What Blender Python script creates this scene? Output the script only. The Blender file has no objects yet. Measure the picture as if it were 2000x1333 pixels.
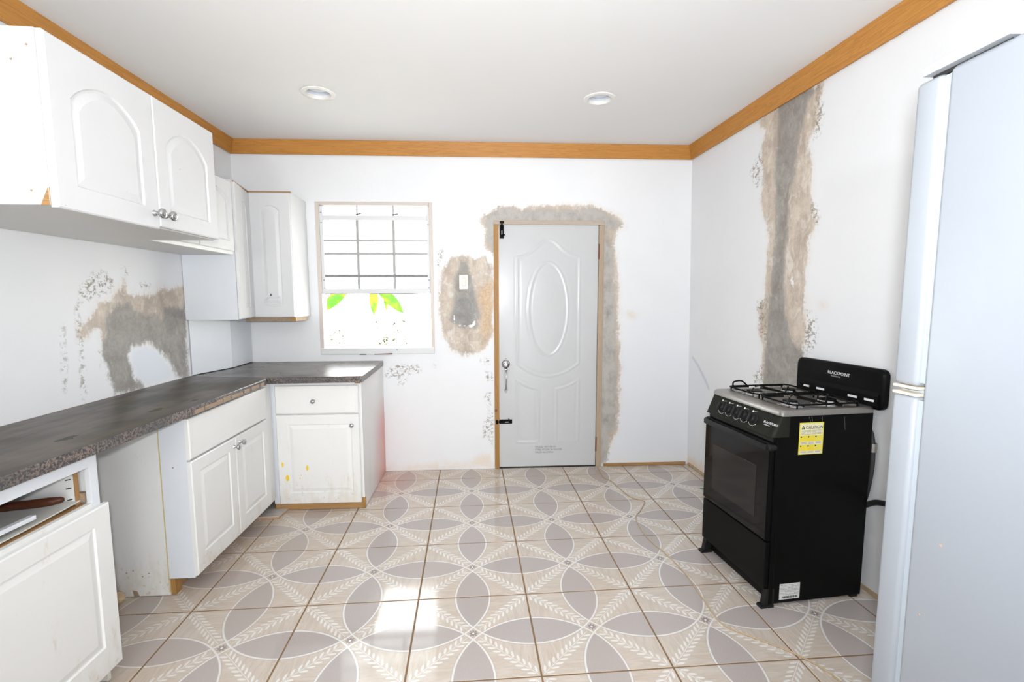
import bpy, bmesh, math, random
import numpy as np
from mathutils import Vector, Matrix
random.seed(7)
sc = bpy.context.scene
COL = sc.collection
# ------------------------------------------------------------ camera
YAW, PITCH, ROLL = 0.0559, 0.1024, -0.0030
cy, sy, cp, sp = math.cos(YAW), math.sin(YAW), math.cos(PITCH), math.sin(PITCH)
fwd = Vector((sy*cp, cy*cp, -sp)); rgt = Vector((cy, -sy, 0)); upv = rgt.cross(fwd)
cr, sr = math.cos(ROLL), math.sin(ROLL)
r2 = cr*rgt + sr*upv; u2 = -sr*rgt + cr*upv
cam = bpy.data.cameras.new('camera'); camo = bpy.data.objects.new('camera', cam); COL.objects.link(camo)
mw = Matrix.Identity(4)
for i in range(3):
    mw[i][0], mw[i][1], mw[i][2] = r2[i], u2[i], -fwd[i]
mw.translation = Vector((1.8569, -3.8389, 1.384))
camo.matrix_world = mw
cam.sensor_width = 36; cam.lens = 36*944.4/2000
cam.shift_x = (1000-993.85)/2000; cam.shift_y = (680.54-666.5)/2000
cam.clip_start = 0.02; cam.clip_end = 200
sc.camera = camo
# ------------------------------------------------------------ light and exposure
sc.view_settings.view_transform = 'Standard'; sc.view_settings.look = 'None'
sc.view_settings.gamma = 1; sc.view_settings.use_curve_mapping = False
sc.view_settings.exposure = 0.2
SKY = 7.5
FLASH = 30.0
BOUNCE = 70.0
world = bpy.data.worlds.new('sky'); sc.world = world; world.use_nodes = True
bg = world.node_tree.nodes['Background']
bg.inputs[0].default_value = (0.93, 0.97, 1.0, 1); bg.inputs[1].default_value = SKY
def area(name, loc, target, size, power, color=(1, 1, 1), sy=None, portal=False, shape='RECTANGLE', spread=math.pi):
    l = bpy.data.lights.new(name, 'AREA'); l.shape = shape; l.size = size
    if sy: l.size_y = sy
    l.energy = power; l.color = color; l.spread = spread
    l.cycles.is_portal = portal
    o = bpy.data.objects.new(name, l); COL.objects.link(o); o.location = loc
    o.rotation_euler = (Vector(target)-Vector(loc)).to_track_quat('-Z', 'Y').to_euler()
    return o
area('window_portal', (1.04, .16, 1.54), (1.04, -1, 1.54), .95, 1, sy=1.25, portal=True)
area('rear_opening_portal', (2.8, -6.22, 1.05), (2.8, -5, 1.05), .95, 1, sy=2.08, portal=True)
area('camera_flash', (1.86, -3.88, 1.475), (2.25, 0, 1.95), .07, FLASH, (.955, .985, 1.02), shape='DISK', spread=math.radians(134))
sun = bpy.data.lights.new('sun', 'SUN'); sun.energy = 9; sun.angle = .01; sun.color = (1, .97, .90)
suno = bpy.data.objects.new('sun', sun); COL.objects.link(suno); suno.rotation_euler = Vector((-.5, .16, -.85)).to_track_quat('-Z', 'Y').to_euler()
area('bounced_flash', (1.35, -5.2, 1.6), (1.4, -5.0, 2.56), .35, BOUNCE, (.965, .985, 1.0), shape='DISK')
# ------------------------------------------------------------ object helpers
def tag(o, label=None, cat=None, group=None, kind=None):
    if label: o['label'] = label
    if cat: o['category'] = cat
    if group: o['group'] = group
    if kind: o['kind'] = kind
    return o
def empty(name, loc=(0, 0, 0), rz=0, label=None, cat=None, group=None, kind=None):
    o = bpy.data.objects.new(name, None); COL.objects.link(o); o.location = loc; o.rotation_euler = (0, 0, rz)
    o.empty_display_size = .1
    return tag(o, label, cat, group, kind)
def obj(name, bm, m, parent=None, label=None, smooth=None, local=False, kind=None):
    """link a bmesh; world coordinates unless local (then the parent's)"""
    me = bpy.data.meshes.new(name)
    bmesh.ops.recalc_face_normals(bm, faces=bm.faces[:])
    bm.to_mesh(me); bm.free()
    o = bpy.data.objects.new(name, me); COL.objects.link(o)
    for x in (m if isinstance(m, (list, tuple)) else [m]):
        me.materials.append(x)
    if smooth is not None:
        me.shade_smooth()
        me.set_sharp_from_angle(angle=math.radians(smooth))
    if parent is not None:
        o.parent = parent
        if not local:
            L = Vector(parent.location)
            if parent.parent: L = L + Vector(parent.parent.location)
            o.location = -L
    return tag(o, label, None, None, kind)
def box(bm, x0, x1, y0, y1, z0, z1, bev=0, seg=2, M=None):
    mt = Matrix.Translation(((x0+x1)/2, (y0+y1)/2, (z0+z1)/2)) @ Matrix.Diagonal((abs(x1-x0), abs(y1-y0), abs(z1-z0), 1))
    if M is not None: mt = M @ mt
    r = bmesh.ops.create_cube(bm, size=1, matrix=mt)
    if bev:
        es = list({e for v in r['verts'] for e in v.link_edges})
        bmesh.ops.bevel(bm, geom=es, offset=bev, segments=seg, profile=.5, affect='EDGES')
    return bm
def B(*a, **k):
    return box(bmesh.new(), *a, **k)
def lathe(bm, prof, M, seg=20):
    rings = []
    for r, h in prof:
        if r < 1e-6: rings.append([bm.verts.new(M @ Vector((0, 0, h)))])
        else: rings.append([bm.verts.new(M @ Vector((r*math.cos(2*math.pi*i/seg), r*math.sin(2*math.pi*i/seg), h))) for i in range(seg)])
    for a, b in zip(rings, rings[1:]):
        for i in range(seg):
            j = (i+1) % seg
            if len(a) == 1 and len(b) == 1: continue
            if len(a) == 1: bm.faces.new((a[0], b[i], b[j]))
            elif len(b) == 1: bm.faces.new((a[i], a[j], b[0]))
            else: bm.faces.new((a[i], a[j], b[j], b[i]))
    return bm
def axisM(loc, d):
    return Matrix.Translation(loc) @ Vector(d).to_track_quat('Z', 'Y').to_matrix().to_4x4()
def smooth_path(pts, n=6):
    P = [Vector(p) for p in pts]; out = []
    for i in range(len(P)-1):
        a, b, c, d = P[max(i-1, 0)], P[i], P[i+1], P[min(i+2, len(P)-1)]
        for k in range(n):
            t = k/n
            out.append(.5*((2*b)+(c-a)*t+(2*a-5*b+4*c-d)*t*t+(3*b-a-3*c+d)*t**3))
    out.append(P[-1]); return out
def tube(bm, pts, r, seg=8, cap=True):
    pts = [Vector(p) for p in pts]; rings = []; nrm = None
    for i, p in enumerate(pts):
        t = (pts[min(i+1, len(pts)-1)]-pts[max(i-1, 0)]).normalized()
        if nrm is None: nrm = t.orthogonal().normalized()
        nrm = (nrm-t*nrm.dot(t)).normalized(); bn = t.cross(nrm)
        rr = r[i] if isinstance(r, (list, tuple)) else r
        rings.append([bm.verts.new(p+rr*(math.cos(2*math.pi*k/seg)*nrm+math.sin(2*math.pi*k/seg)*bn)) for k in range(seg)])
    for a, b in zip(rings, rings[1:]):
        for k in range(seg): bm.faces.new((a[k], a[(k+1) % seg], b[(k+1) % seg], b[k]))
    if cap: bm.faces.new(rings[0]); bm.faces.new(rings[-1])
    return bm
def prism(bm, ringa, ringb):
    a = [bm.verts.new(p) for p in ringa]; b = [bm.verts.new(p) for p in ringb]; n = len(a)
    bm.faces.new(a); bm.faces.new(b)
    for i in range(n): bm.faces.new((a[i], a[(i+1) % n], b[(i+1) % n], b[i]))
    return bm
def text(name, body, M, size, m, parent, ext=.0004, align='LEFT', small=None, label=None):
    c = bpy.data.curves.new(name, 'FONT'); c.body = body; c.size = size; c.extrude = ext; c.align_x = align
    c.resolution_u = 3
    if small:
        c.small_caps_scale = .72
        for i in small: c.body_format[i].use_small_caps = True
    c.materials.append(m)
    tmp = bpy.data.objects.new(name+'_curve', c); COL.objects.link(tmp)
    me = bpy.data.meshes.new_from_object(tmp.evaluated_get(bpy.context.evaluated_depsgraph_get()))
    bpy.data.objects.remove(tmp); me.name = name
    o = bpy.data.objects.new(name, me); COL.objects.link(o); o.parent = parent
    o.matrix_local = M
    return tag(o, label)
# ------------------------------------------------------------ node helpers
class N:
    def __init__(s, name, rough=.5, metal=0, spec=.5, color=None):
        s.m = bpy.data.materials.new(name); s.m.use_nodes = True; s.nt = s.m.node_tree
        s.b = s.nt.nodes['Principled BSDF']; s.out = s.nt.nodes['Material Output']
        s.b.inputs['Roughness'].default_value = rough; s.b.inputs['Metallic'].default_value = metal
        s.b.inputs['Specular IOR Level'].default_value = spec
        if color is not None: s.b.inputs['Base Color'].default_value = (*color, 1)
        s._tc = None
    def node(s, t): return s.nt.nodes.new('ShaderNode'+t)
    def put(s, sock, v):
        if isinstance(v, bpy.types.NodeSocket): s.nt.links.new(v, sock)
        elif isinstance(v, (tuple, list)) and len(v) == 3 and sock.type == 'RGBA': sock.default_value = (*v, 1)
        else: sock.default_value = v
    @property
    def pos(s):
        if s._tc is None: s._tc = s.node('TexCoord')
        return s._tc.outputs['Object']
    def math(s, op, a, b=0.0, c=None, clamp=False):
        n = s.node('Math'); n.operation = op; n.use_clamp = clamp
        s.put(n.inputs[0], a); s.put(n.inputs[1], b)
        if c is not None: s.put(n.inputs[2], c)
        return n.outputs[0]
    def add(s, a, b): return s.math('ADD', a, b)
    def sub(s, a, b): return s.math('SUBTRACT', a, b)
    def mul(s, a, b): return s.math('MULTIPLY', a, b)
    def vmul(s, v, k):
        n = s.node('VectorMath'); n.operation = 'MULTIPLY'; s.put(n.inputs[0], v); s.put(n.inputs[1], k); return n.outputs[0]
    def sep(s, v):
        n = s.node('SeparateXYZ'); s.put(n.inputs[0], v); return n.outputs
    def noise(s, scale, detail=5, rough=.6, vec=None, k=None, dist=0):
        n = s.node('TexNoise'); v = vec if vec is not None else s.pos
        if k: v = s.vmul(v, k)
        s.put(n.inputs['Vector'], v); n.inputs['Scale'].default_value = scale; n.inputs['Detail'].default_value = detail
        n.inputs['Roughness'].default_value = rough; n.inputs['Distortion'].default_value = dist
        return n.outputs['Fac']
    def ss(s, x, a, b, o0=0., o1=1.):
        n = s.node('MapRange'); n.interpolation_type = 'SMOOTHSTEP'
        s.put(n.inputs[0], x); n.inputs[1].default_value = a; n.inputs[2].default_value = b
        n.inputs[3].default_value = o0; n.inputs[4].default_value = o1; return n.outputs[0]
    def mix(s, f, a, b):
        n = s.node('Mix'); n.data_type = 'RGBA'; s.put(n.inputs[0], f); s.put(n.inputs[6], a); s.put(n.inputs[7], b); return n.outputs[2]
    def attr(s, name):
        n = s.node('Attribute'); n.attribute_name = name; return n.outputs['Fac']
    def bump(s, h, strength=.3, dist=.002):
        n = s.node('Bump'); s.put(n.inputs['Height'], h); n.inputs['Strength'].default_value = strength
        n.inputs['Distance'].default_value = dist; s.nt.links.new(n.outputs[0], s.b.inputs['Normal'])
    def col(s, c): s.put(s.b.inputs['Base Color'], c); return s
    def rough(s, r): s.put(s.b.inputs['Roughness'], r); return s
def plain(name, c, rough=.5, metal=0, var=.0, scale=20, spec=.5):
    n = N(name, rough, metal, spec)
    if var:
        f = n.noise(scale, 5, .6)
        n.col(n.mix(f, tuple(x*(1-var) for x in c), tuple(min(1, x*(1+var)) for x in c)))
    else: n.col(c)
    return n.m
def wood(name, axis, a=(.57, .265, .064), b=(.36, .150, .034), rough=.45, gs=7):
    n = N(name, rough, 0, .2); k = [gs*6]*3; k[axis] = gs*.28; k = tuple(k)
    w = n.noise(1, 4, .55, k=k, dist=.6)
    f = n.ss(n.math('FRACT', n.mul(w, 7)), .2, 1.)
    g = n.noise(1, 3, .6, k=tuple(x*5 if i != axis else x*2 for i, x in enumerate(k)))
    big = n.noise(1.6, 3, .5)
    c = n.mix(n.mul(f, .55), a, b); c = n.mix(n.mul(g, .35), c, b)
    c = n.mix(n.ss(big, .45, .75, 0, .35), c, tuple(x*.7 for x in a))
    n.col(c); n.bump(g, .12, .001); return n.m
# ------------------------------------------------------------ materials
WHITE = (.80, .80, .79)
def cab_paint(name, base=(.79, .785, .765), dirt=.35, stain=(.55, .42, .25)):
    n = N(name, .38)
    f = n.noise(3.2, 7, .72); g = n.noise(42, 4, .6); k = n.noise(16, 6, .75, k=(1, 1, .35))
    c = n.mix(n.ss(f, .40, .75, 0, .25), base, tuple(x*.9 for x in base))
    c = n.mix(n.ss(k, .60, .80, 0, dirt), c, stain)
    c = n.mix(n.ss(g, .735, .77, 0, .6), c, (.30, .24, .17))
    zz = n.sep(n.pos)[2]
    c = n.mix(n.mul(n.ss(n.add(n.sub(.30, zz), n.mul(n.sub(k, .5), 1.1)), .10, .34), .32 if dirt > .2 else 0.0), c, (.60, .50, .36))
    c = n.mix(n.mul(n.ss(g, .60, .66), n.ss(n.add(n.sub(.22, zz), n.mul(n.sub(f, .5), .7)), .0, .2, 0, .4 if dirt > .2 else 0.0)), c, (.36, .27, .17))
    n.col(c); n.bump(n.noise(60, 3), .05, .001); return n.m
m_cab = cab_paint('cabinet_paint', dirt=.5)
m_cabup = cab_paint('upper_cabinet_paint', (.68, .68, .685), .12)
m_cabclean = cab_paint('cabinet_paint_worn', (.79, .79, .775), .5)
m_panelblue = cab_paint('pale_panel', (.72, .75, .79), .06)
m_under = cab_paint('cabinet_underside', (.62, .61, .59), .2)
def red_side():
    n = N('cabinet_side_red_spray', .4)
    s = n.sep(n.pos); f = n.noise(5, 5, .6)
    yb = n.ss(n.add(s[1], n.mul(f, .18)), -.42, .10); zb = n.ss(n.add(s[2], n.mul(f, .2)), .80, .42)
    c = n.mix(n.ss(n.noise(9, 6, .7, k=(1, 1, .2)), .5, .8, 0, .25), (.79, .78, .765), (.60, .52, .42))
    c = n.mix(n.mul(n.mul(yb, zb), .8), c, (.72, .20, .15))
    n.col(c); return n.m
m_redside = red_side()
m_steel = plain('brushed_steel', (.40, .385, .365), .38, 1, .08, 40)
m_chrome = plain('chrome', (.50, .50, .51), .16, 1)
m_raw = wood('raw_wood_x', 0, (.46, .27, .115), (.29, .15, .055))
m_rawy = wood('raw_wood_y', 1, (.46, .27, .115), (.29, .15, .055))
m_rawz = wood('raw_wood_z', 2, (.43, .235, .075), (.27, .125, .038))
m_trimx = wood('crown_pine_x', 0); m_trimy = wood('crown_pine_y', 1)
m_jambtan = wood('dusty_jamb', 2, (.46, .365, .265), (.36, .28, .205))
m_jambtanx = wood('dusty_head_jamb', 0, (.50, .425, .35), (.40, .335, .275))
m_chip = plain('raw_chipboard', (.34, .25, .17), .8, 0, .5, 120)
m_black = plain('black_enamel', (.004, .004, .004), .38, spec=.08)
m_blackmat = plain('black_plastic', (.010, .010, .010), .5, spec=.3)
m_panelblk = plain('olive_black_panel', (.016, .017, .0125), .5, spec=.10)
m_glassblk = plain('black_oven_glass', (.004, .004, .004), .06, spec=.2)
m_rubber = plain('black_rubber', (.02, .02, .02), .6)
m_dark = plain('dark_void', (.02, .018, .015), .8)
m_print = plain('black_print', (.03, .03, .03), .6)
m_printw = plain('white_print', (.75, .75, .75), .5)
m_yellow = plain('sticker_yellow', (.80, .70, .10), .5)
m_cream = plain('sticker_cream', (.82, .78, .55), .5)
m_paper = plain('label_white', (.72, .72, .70), .5)
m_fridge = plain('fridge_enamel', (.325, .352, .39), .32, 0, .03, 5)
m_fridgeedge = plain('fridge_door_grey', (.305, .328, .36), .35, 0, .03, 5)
m_fridgecream = plain('yellowed_plastic', (.75, .66, .52), .5)
m_gasket = plain('grey_gasket', (.42, .47, .52), .5)
m_winwhite = cab_paint('window_paint', (.71, .715, .72), .10)
m_windirty = cab_paint('window_jamb_paint', (.64, .57, .52), .35)
m_bar = cab_paint('window_bar_paint', (.40, .40, .39), .15)
m_bardirty = plain('grimy_window_bar', (.25, .25, .25), .7, 0, .5, 60)
m_gold = plain('yellow_paint', (.85, .58, .02), .4)
m_cord = plain('tan_cord', (.52, .39, .25), .6)
m_grn = plain('green_wire', (.02, .30, .16), .5)
m_yel = plain('yellow_wire', (.75, .65, .05), .5)
m_pink = plain('pink_wire', (.65, .30, .30), .5)
m_crumple = plain('brown_paper', (.52, .38, .24), .8, 0, .3, 30)
m_lens = plain('downlight_lens', (.66, .70, .76), .25)
m_trimring = plain('downlight_ring', (.80, .78, .74), .4)
m_knifewood = wood('dark_knife_wood', 0, (.10, .034, .016), (.045, .015, .009), .4)
m_ceil = plain('ceiling_paint', (.80, .79, .78), .7, 0, .02, 3)
m_switch = plain('switch_plastic', (.80, .77, .68), .35)
m_switchbtn = plain('switch_rocker', (.66, .60, .47), .35)
def counter(name, axis, edge=False):
    n = N(name, .20 if not edge else .3, 0, .4)
    k = [16, 16, 16]; k[axis] = 2.0
    f = n.noise(1, 7, .65, k=tuple(k), dist=.5); g = n.noise(140, 3, .6); h = n.noise(75, 2, .5); b = n.noise(2.2, 4, .6)
    if not edge:
        c = n.mix(n.ss(f, .35, .7), (.046, .039, .032), (.115, .090, .070))
        c = n.mix(n.ss(b, .5, .72, 0, .5), c, (.07, .058, .034))
        c = n.mix(n.ss(g, .6, .75, 0, .5), c, (.14, .11, .095))
        n.rough(n.ss(b, .35, .7, .22, .32) if axis == 0 else n.ss(b, .35, .7, .34, .48))
    else:
        c = n.mix(n.ss(g, .42, .62), (.045, .045, .045), (.24, .20, .18))
        c = n.mix(n.ss(h, .55, .68, 0, .8), c, (.29, .18, .15)); c = n.mix(n.ss(b, .45, .65, 0, .5), c, (.07, .075, .075))
    n.col(c); return n.m
m_cty = counter('counter_laminate_y', 1); m_ctx = counter('counter_laminate_x', 0)
m_edge = counter('counter_edge_speckle', 0, True)
def wall_mat():
    n = N('patched_wall_paint', .55)
    nA = n.sub(n.noise(9, 7, .68), .5); nB = n.sub(n.noise(48, 6, .75), .5); nS = n.sub(n.noise(1, 6, .65, k=(26, 26, 5)), .5)
    nF = n.noise(70, 5, .7); big = n.noise(1.3, 4, .6)
    a = {k: n.attr(k) for k in ('gray', 'tan', 'plug', 'rim', 'hole', 'orange', 'flake', 'stain', 'blue', 'arc', 'pale')}
    rag = n.add(n.mul(nA, .10), n.add(n.mul(nB, .075), n.mul(nS, .07)))
    wash = n.noise(1, 6, .7, k=(15, 15, 9), dist=.8)
    c = n.mix(n.ss(big, .35, .7), (.79, .80, .815), (.82, .827, .838))
    c = n.mix(n.ss(n.noise(6, 6, .7), .60, .85, 0, .22), c, (.74, .66, .54))
    c = n.mix(n.ss(n.add(a['blue'], n.mul(nA, .12)), -.08, .10, 0, .4), c, (.75, .79, .86))
    c = n.mix(n.ss(n.add(a['arc'], n.mul(nB, .02)), -.006, .012, 0, .6), c, (.50, .54, .60))
    c = n.mix(n.ss(n.add(a['stain'], n.mul(nA, .16)), -.03, .09, 0, .65), c, (.76, .56, .34))
    tanc = n.mix(n.ss(n.add(n.mul(nS, .45), n.add(nA, n.mul(nB, .3))), -.20, .20), (.40, .32, .25), (.62, .53, .43))
    tanc = n.mix(n.ss(wash, .47, .68, 0, .75), tanc, (.74, .69, .62))
    tanc = n.mix(n.ss(wash, .44, .30, 0, .5), tanc, (.33, .28, .23))
    tm = n.ss(n.add(a['tan'], rag), -.008, .016)
    c = n.mix(n.ss(n.add(a['tan'], n.mul(nA, .12)), -.045, .0, 0, .3), c, (.76, .70, .62))
    c = n.mix(n.mul(tm, .93), c, tanc)
    c = n.mix(n.mul(n.mul(tm, n.ss(nF, .62, .68)), n.ss(a['tan'], .045, .0)), c, (.78, .77, .75))
    c = n.mix(n.ss(n.add(a['orange'], n.mul(nA, .14)), -.03, .06, 0, .75), c, n.mix(n.ss(nB, -.2, .25), (.50, .29, .12), (.72, .53, .33)))
    grayc = n.mix(n.ss(n.add(nA, n.mul(nB, .5)), -.25, .25), (.235, .213, .190), (.375, .352, .325))
    grayc = n.mix(n.ss(wash, .52, .70, 0, .45), grayc, (.50, .46, .41))
    gm = n.ss(n.add(a['gray'], n.mul(rag, 1.1)), -.016, .024)
    grayc = n.mix(n.mul(n.ss(a['pale'], -.03, .02), n.ss(n.add(nA, n.mul(nS, .6)), -.25, .15, .2, .8)), grayc, (.50, .475, .44))
    c = n.mix(gm, c, grayc)
    c = n.mix(n.ss(n.add(a['plug'], n.mul(nB, .02)), -.004, .004), c, n.mix(n.ss(nA, -.2, .2), (.21, .20, .185), (.34, .33, .315)))
    c = n.mix(n.ss(n.add(a['rim'], n.mul(nB, .045)), .0, .003), c, (.80, .80, .79))
    c = n.mix(n.ss(n.add(a['hole'], n.add(n.mul(nA, .05), n.mul(nB, .05))), -.014, .022), c, (.74, .78, .83))
    fl = n.mul(n.ss(n.add(a['flake'], n.mul(nA, .05)), -.02, .015), n.ss(n.noise(34, 5, .78, k=(1, 1, 1.3)), .51, .55))
    c = n.mix(n.mul(fl, .85), c, n.mix(nF, (.16, .14, .10), (.38, .32, .25)))
    c = n.mix(n.mul(n.ss(n.noise(26, 4, .65), .745, .765), n.ss(n.noise(2.5, 2, .5), .5, .62)), c, (.33, .29, .24))
    n.col(c)
    n.bump(n.add(n.mul(gm, .5), n.add(n.mul(nA, .9), n.mul(nB, .25))), .25, .006); return n.m
m_wall = wall_mat()
def tile_mat():
    n = N('patterned_floor_tile', .11)
    T = .5
    s = n.sep(n.vmul(n.pos, (1/T, 1/T, 1/T)))
    x, y = s[0], s[1]; u = n.math('ABSOLUTE', x); v = n.math('ABSOLUTE', y)
    R, lw = .657, .0065
    def dist(cx, cy_):
        a = n.sub(u, cx); b = n.sub(v, cy_)
        return n.math('SQRT', n.add(n.mul(a, a), n.mul(b, b)))
    d1, d2, d3 = dist(.5, .5), dist(.5, -.5), dist(-.5, .5)
    def inside(d): return n.ss(d, R+.002, R-.002)
    def line(d, off=0, w=lw): return n.ss(n.math('ABSOLUTE', n.sub(d, R+off)), w+.0025, w-.0015)
    lens = n.mul(inside(d1), n.math('MAXIMUM', inside(d2), inside(d3)))
    ln = n.math('MAXIMUM', line(d1), n.math('MAXIMUM', line(d2), line(d3)))
    sh = n.math('MAXIMUM', line(d1, .012, .004), n.math('MAXIMUM', line(d2, .012, .004), line(d3, .012, .004)))
    ds = n.mul(n.add(u, v), .70711); dt = n.math('ABSOLUTE', n.mul(n.sub(u, v), .70711))
    p = .0575
    ph = n.mul(n.sub(n.math('FRACT', n.math('DIVIDE', n.add(ds, n.mul(dt, 1.05)), p)), .5), p)
    q = n.sub(dt, .0275)
    lf = n.add(n.math('POWER', n.math('DIVIDE', ph, .0150), 2), n.math('POWER', n.math('DIVIDE', q, .0215), 2))
    leaf = n.mul(n.ss(lf, 1.15, .8), n.mul(n.ss(ds, .085, .095), n.ss(ds, .672, .655)))
    stem = n.mul(n.ss(dt, .0035, .0015), n.mul(n.ss(ds, .07, .08), n.ss(ds, .69, .67)))
    r0 = n.math('SQRT', n.add(n.mul(x, x), n.mul(y, y)))
    ang = n.math('ARCTAN2', y, x)
    pet = n.ss(n.sub(r0, n.add(.031, n.mul(n.math('COSINE', n.mul(ang, 8)), .008))), .002, -.002)
    dot = n.ss(r0, .011, .008)
    info = n.node('ObjectInfo'); rnd = info.outputs['Random']
    # striations fan across the cream ground; the lens has a fine felt-like speckle
    w = n.noise(1, 5, .6, k=(60, 9, 1), dist=1.2); w2 = n.noise(1, 5, .6, k=(9, 60, 1), dist=1.2); sel = n.ss(n.sub(u, v), -.02, .02)
    stri = n.add(n.mul(w, sel), n.mul(w2, n.sub(1.0, sel)))
    gr = n.noise(420, 2, .5)
    base = n.mix(n.ss(stri, .3, .7), (.535, .46, .385), (.63, .56, .49))
    c = n.mix(n.mul(sh, .35), base, (.42, .40, .39))
    lc = n.mix(n.ss(gr, .3, .7), (.415, .367, .348), (.49, .445, .425))
    c = n.mix(lens, c, lc)
    c = n.mix(n.mul(sh, n.mul(lens, .4)), c, (.36, .34, .34))
    c = n.mix(n.mul(n.math('MAXIMUM', leaf, stem), .92), c, (.77, .76, .735))
    c = n.mix(ln, c, (.76, .75, .73))
    c = n.mix(pet, c, (.30, .26, .25)); c = n.mix(dot, c, (.88, .86, .84))
    # noise-shaped brown dirt, plus a browner tone towards the left and back walls
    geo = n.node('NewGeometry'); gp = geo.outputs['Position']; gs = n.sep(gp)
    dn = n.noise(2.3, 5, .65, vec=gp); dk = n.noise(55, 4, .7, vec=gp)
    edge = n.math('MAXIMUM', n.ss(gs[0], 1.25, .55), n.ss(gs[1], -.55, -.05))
    brown_mix = n.add(n.mul(n.mul(edge, dn), .45), n.ss(dn, .45, .75, 0, .16))
    c = n.mix(brown_mix, c, n.mix(dn, (.36, .255, .165), (.52, .40, .29)))
    redd = n.mul(n.ss(n.math('ABSOLUTE', n.sub(gs[0], 1.15)), .35, .05), n.ss(n.math('ABSOLUTE', n.add(gs[1], .25)), .45, .05))
    c = n.mix(n.mul(redd, .30), c, (.62, .25, .18))
    c = n.mix(n.ss(dk, .755, .775, 0, .7), c, (.22, .13, .07))
    n.col(c); n.rough(n.ss(dn, .4, .8, .07, .16))
    return n.m
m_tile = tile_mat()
m_grout = plain('grout', (.23, .14, .07), .85, 0, .25, 25)
PB = {
  'gray_door': [(1.897,2.002),(1.872,2.022),(1.931,2.047),(2.006,2.088),(2.098,2.085),(2.156,2.065),(2.299,2.074),(2.451,2.067),(2.638,2.077),(2.774,2.086),(2.843,2.045),(2.912,1.996),(2.973,1.963),(2.897,1.921),(2.845,1.921),(2.895,1.799),(2.913,1.477),(2.937,1.15),(2.958,0.732),(2.958,0.477),(2.953,0.314),(2.907,0.284),(2.892,0.133),(2.877,0.011),(2.783,0.004),(2.803,0.902),(2.806,1.957),(1.972,1.969),(1.962,1.729),(1.929,1.785),(1.904,1.826),(1.896,1.916)],
  'tan_door': [(1.931,2.064),(1.998,2.097),(2.173,2.09),(2.383,2.112),(2.705,2.114),(2.808,2.086),(2.946,2.013),(2.991,1.955),(2.931,1.921),(2.915,1.846),(2.925,1.719),(2.954,1.314),(2.978,0.983),(2.983,0.732),(2.971,0.305),(2.86,0.046),(2.79,1.719),(2.765,1.957),(1.968,1.953),(1.962,1.717),(1.912,1.752),(1.887,1.776),(1.88,1.916),(1.847,1.99),(1.872,2.031)],
  'tan_switch': [(1.693,1.736),(1.755,1.729),(1.825,1.698),(1.895,1.721),(1.949,1.644),(1.948,1.411),(1.946,1.095),(1.889,0.991),(1.785,0.944),(1.706,0.929),(1.604,0.994),(1.551,1.098),(1.522,1.255),(1.522,1.443),(1.544,1.605),(1.607,1.698)],
  'gray_switch': [(1.684,1.682),(1.747,1.69),(1.761,1.621),(1.792,1.528),(1.806,1.442),(1.829,1.348),(1.844,1.254),(1.819,1.159),(1.732,1.136),(1.646,1.176),(1.6,1.216),(1.633,1.318),(1.642,1.443),(1.644,1.543),(1.684,1.621)],
  'plug': [(1.673,1.38),(1.743,1.388),(1.797,1.317),(1.805,1.254),(1.804,1.175),(1.74,1.164),(1.67,1.184),(1.639,1.216),(1.644,1.318)],
  'plug_rim': [(1.631,1.2),(1.685,1.164),(1.74,1.148),(1.796,1.159),(1.813,1.191),(1.809,1.301),(1.797,1.301),(1.8,1.207),(1.764,1.175),(1.709,1.172),(1.654,1.192),(1.64,1.255),(1.634,1.31),(1.628,1.302)],
  'orange': [(1.83,1.473),(1.893,1.512),(1.956,1.528),(1.954,1.174),(1.905,1.031),(1.857,0.992),(1.843,1.135),(1.844,1.254),(1.821,1.372)],
  'flake1': [(1.052,0.781),(1.101,0.796),(1.151,0.856),(1.223,0.871),(1.295,0.861),(1.368,0.848),(1.379,0.798),(1.342,0.793),(1.27,0.8),(1.221,0.77),(1.124,0.765)],
  'flake2': [(1.19,0.758),(1.257,0.751),(1.238,0.726),(1.213,0.702),(1.189,0.708)],
  'flake3': [(1.465,0.859),(1.516,0.856),(1.513,0.843),(1.465,0.847)],
  'mold1': [(1.881,0.642),(1.921,0.631),(1.925,0.52),(1.941,0.439),(1.94,0.194),(1.908,0.256),(1.859,0.268),(1.869,0.359),(1.91,0.47),(1.886,0.582)],
  'mold2': [(1.883,0.812),(1.944,0.791),(1.943,0.731),(1.902,0.732)],
  'mold3': [(1.844,0.899),(1.913,0.899),(1.932,0.861),(1.883,0.851),(1.849,0.876)],
  'speck1': [(1.541,1.779),(1.561,1.771),(1.552,1.701),(1.53,1.635),(1.514,1.643),(1.519,1.726)],
  'stain_low': [(1.52,0.098),(1.677,0.051),(1.936,0.153),(1.943,0.002),(1.51,-0.009)],
  'stain_low2': [(1.019,0.066),(1.263,0.039),(1.511,0.055),(1.51,-0.018),(1.008,-0.006)],
  'stain_right': [(3.023,1.286),(3.057,1.303),(3.112,1.251),(3.086,1.216),(3.042,1.225)],
  'blue': [(2.953,1.15),(3.133,1.198),(3.469,1.229),(3.536,0.053),(2.902,0.054),(2.911,0.284),(2.962,0.305)],
}
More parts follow.
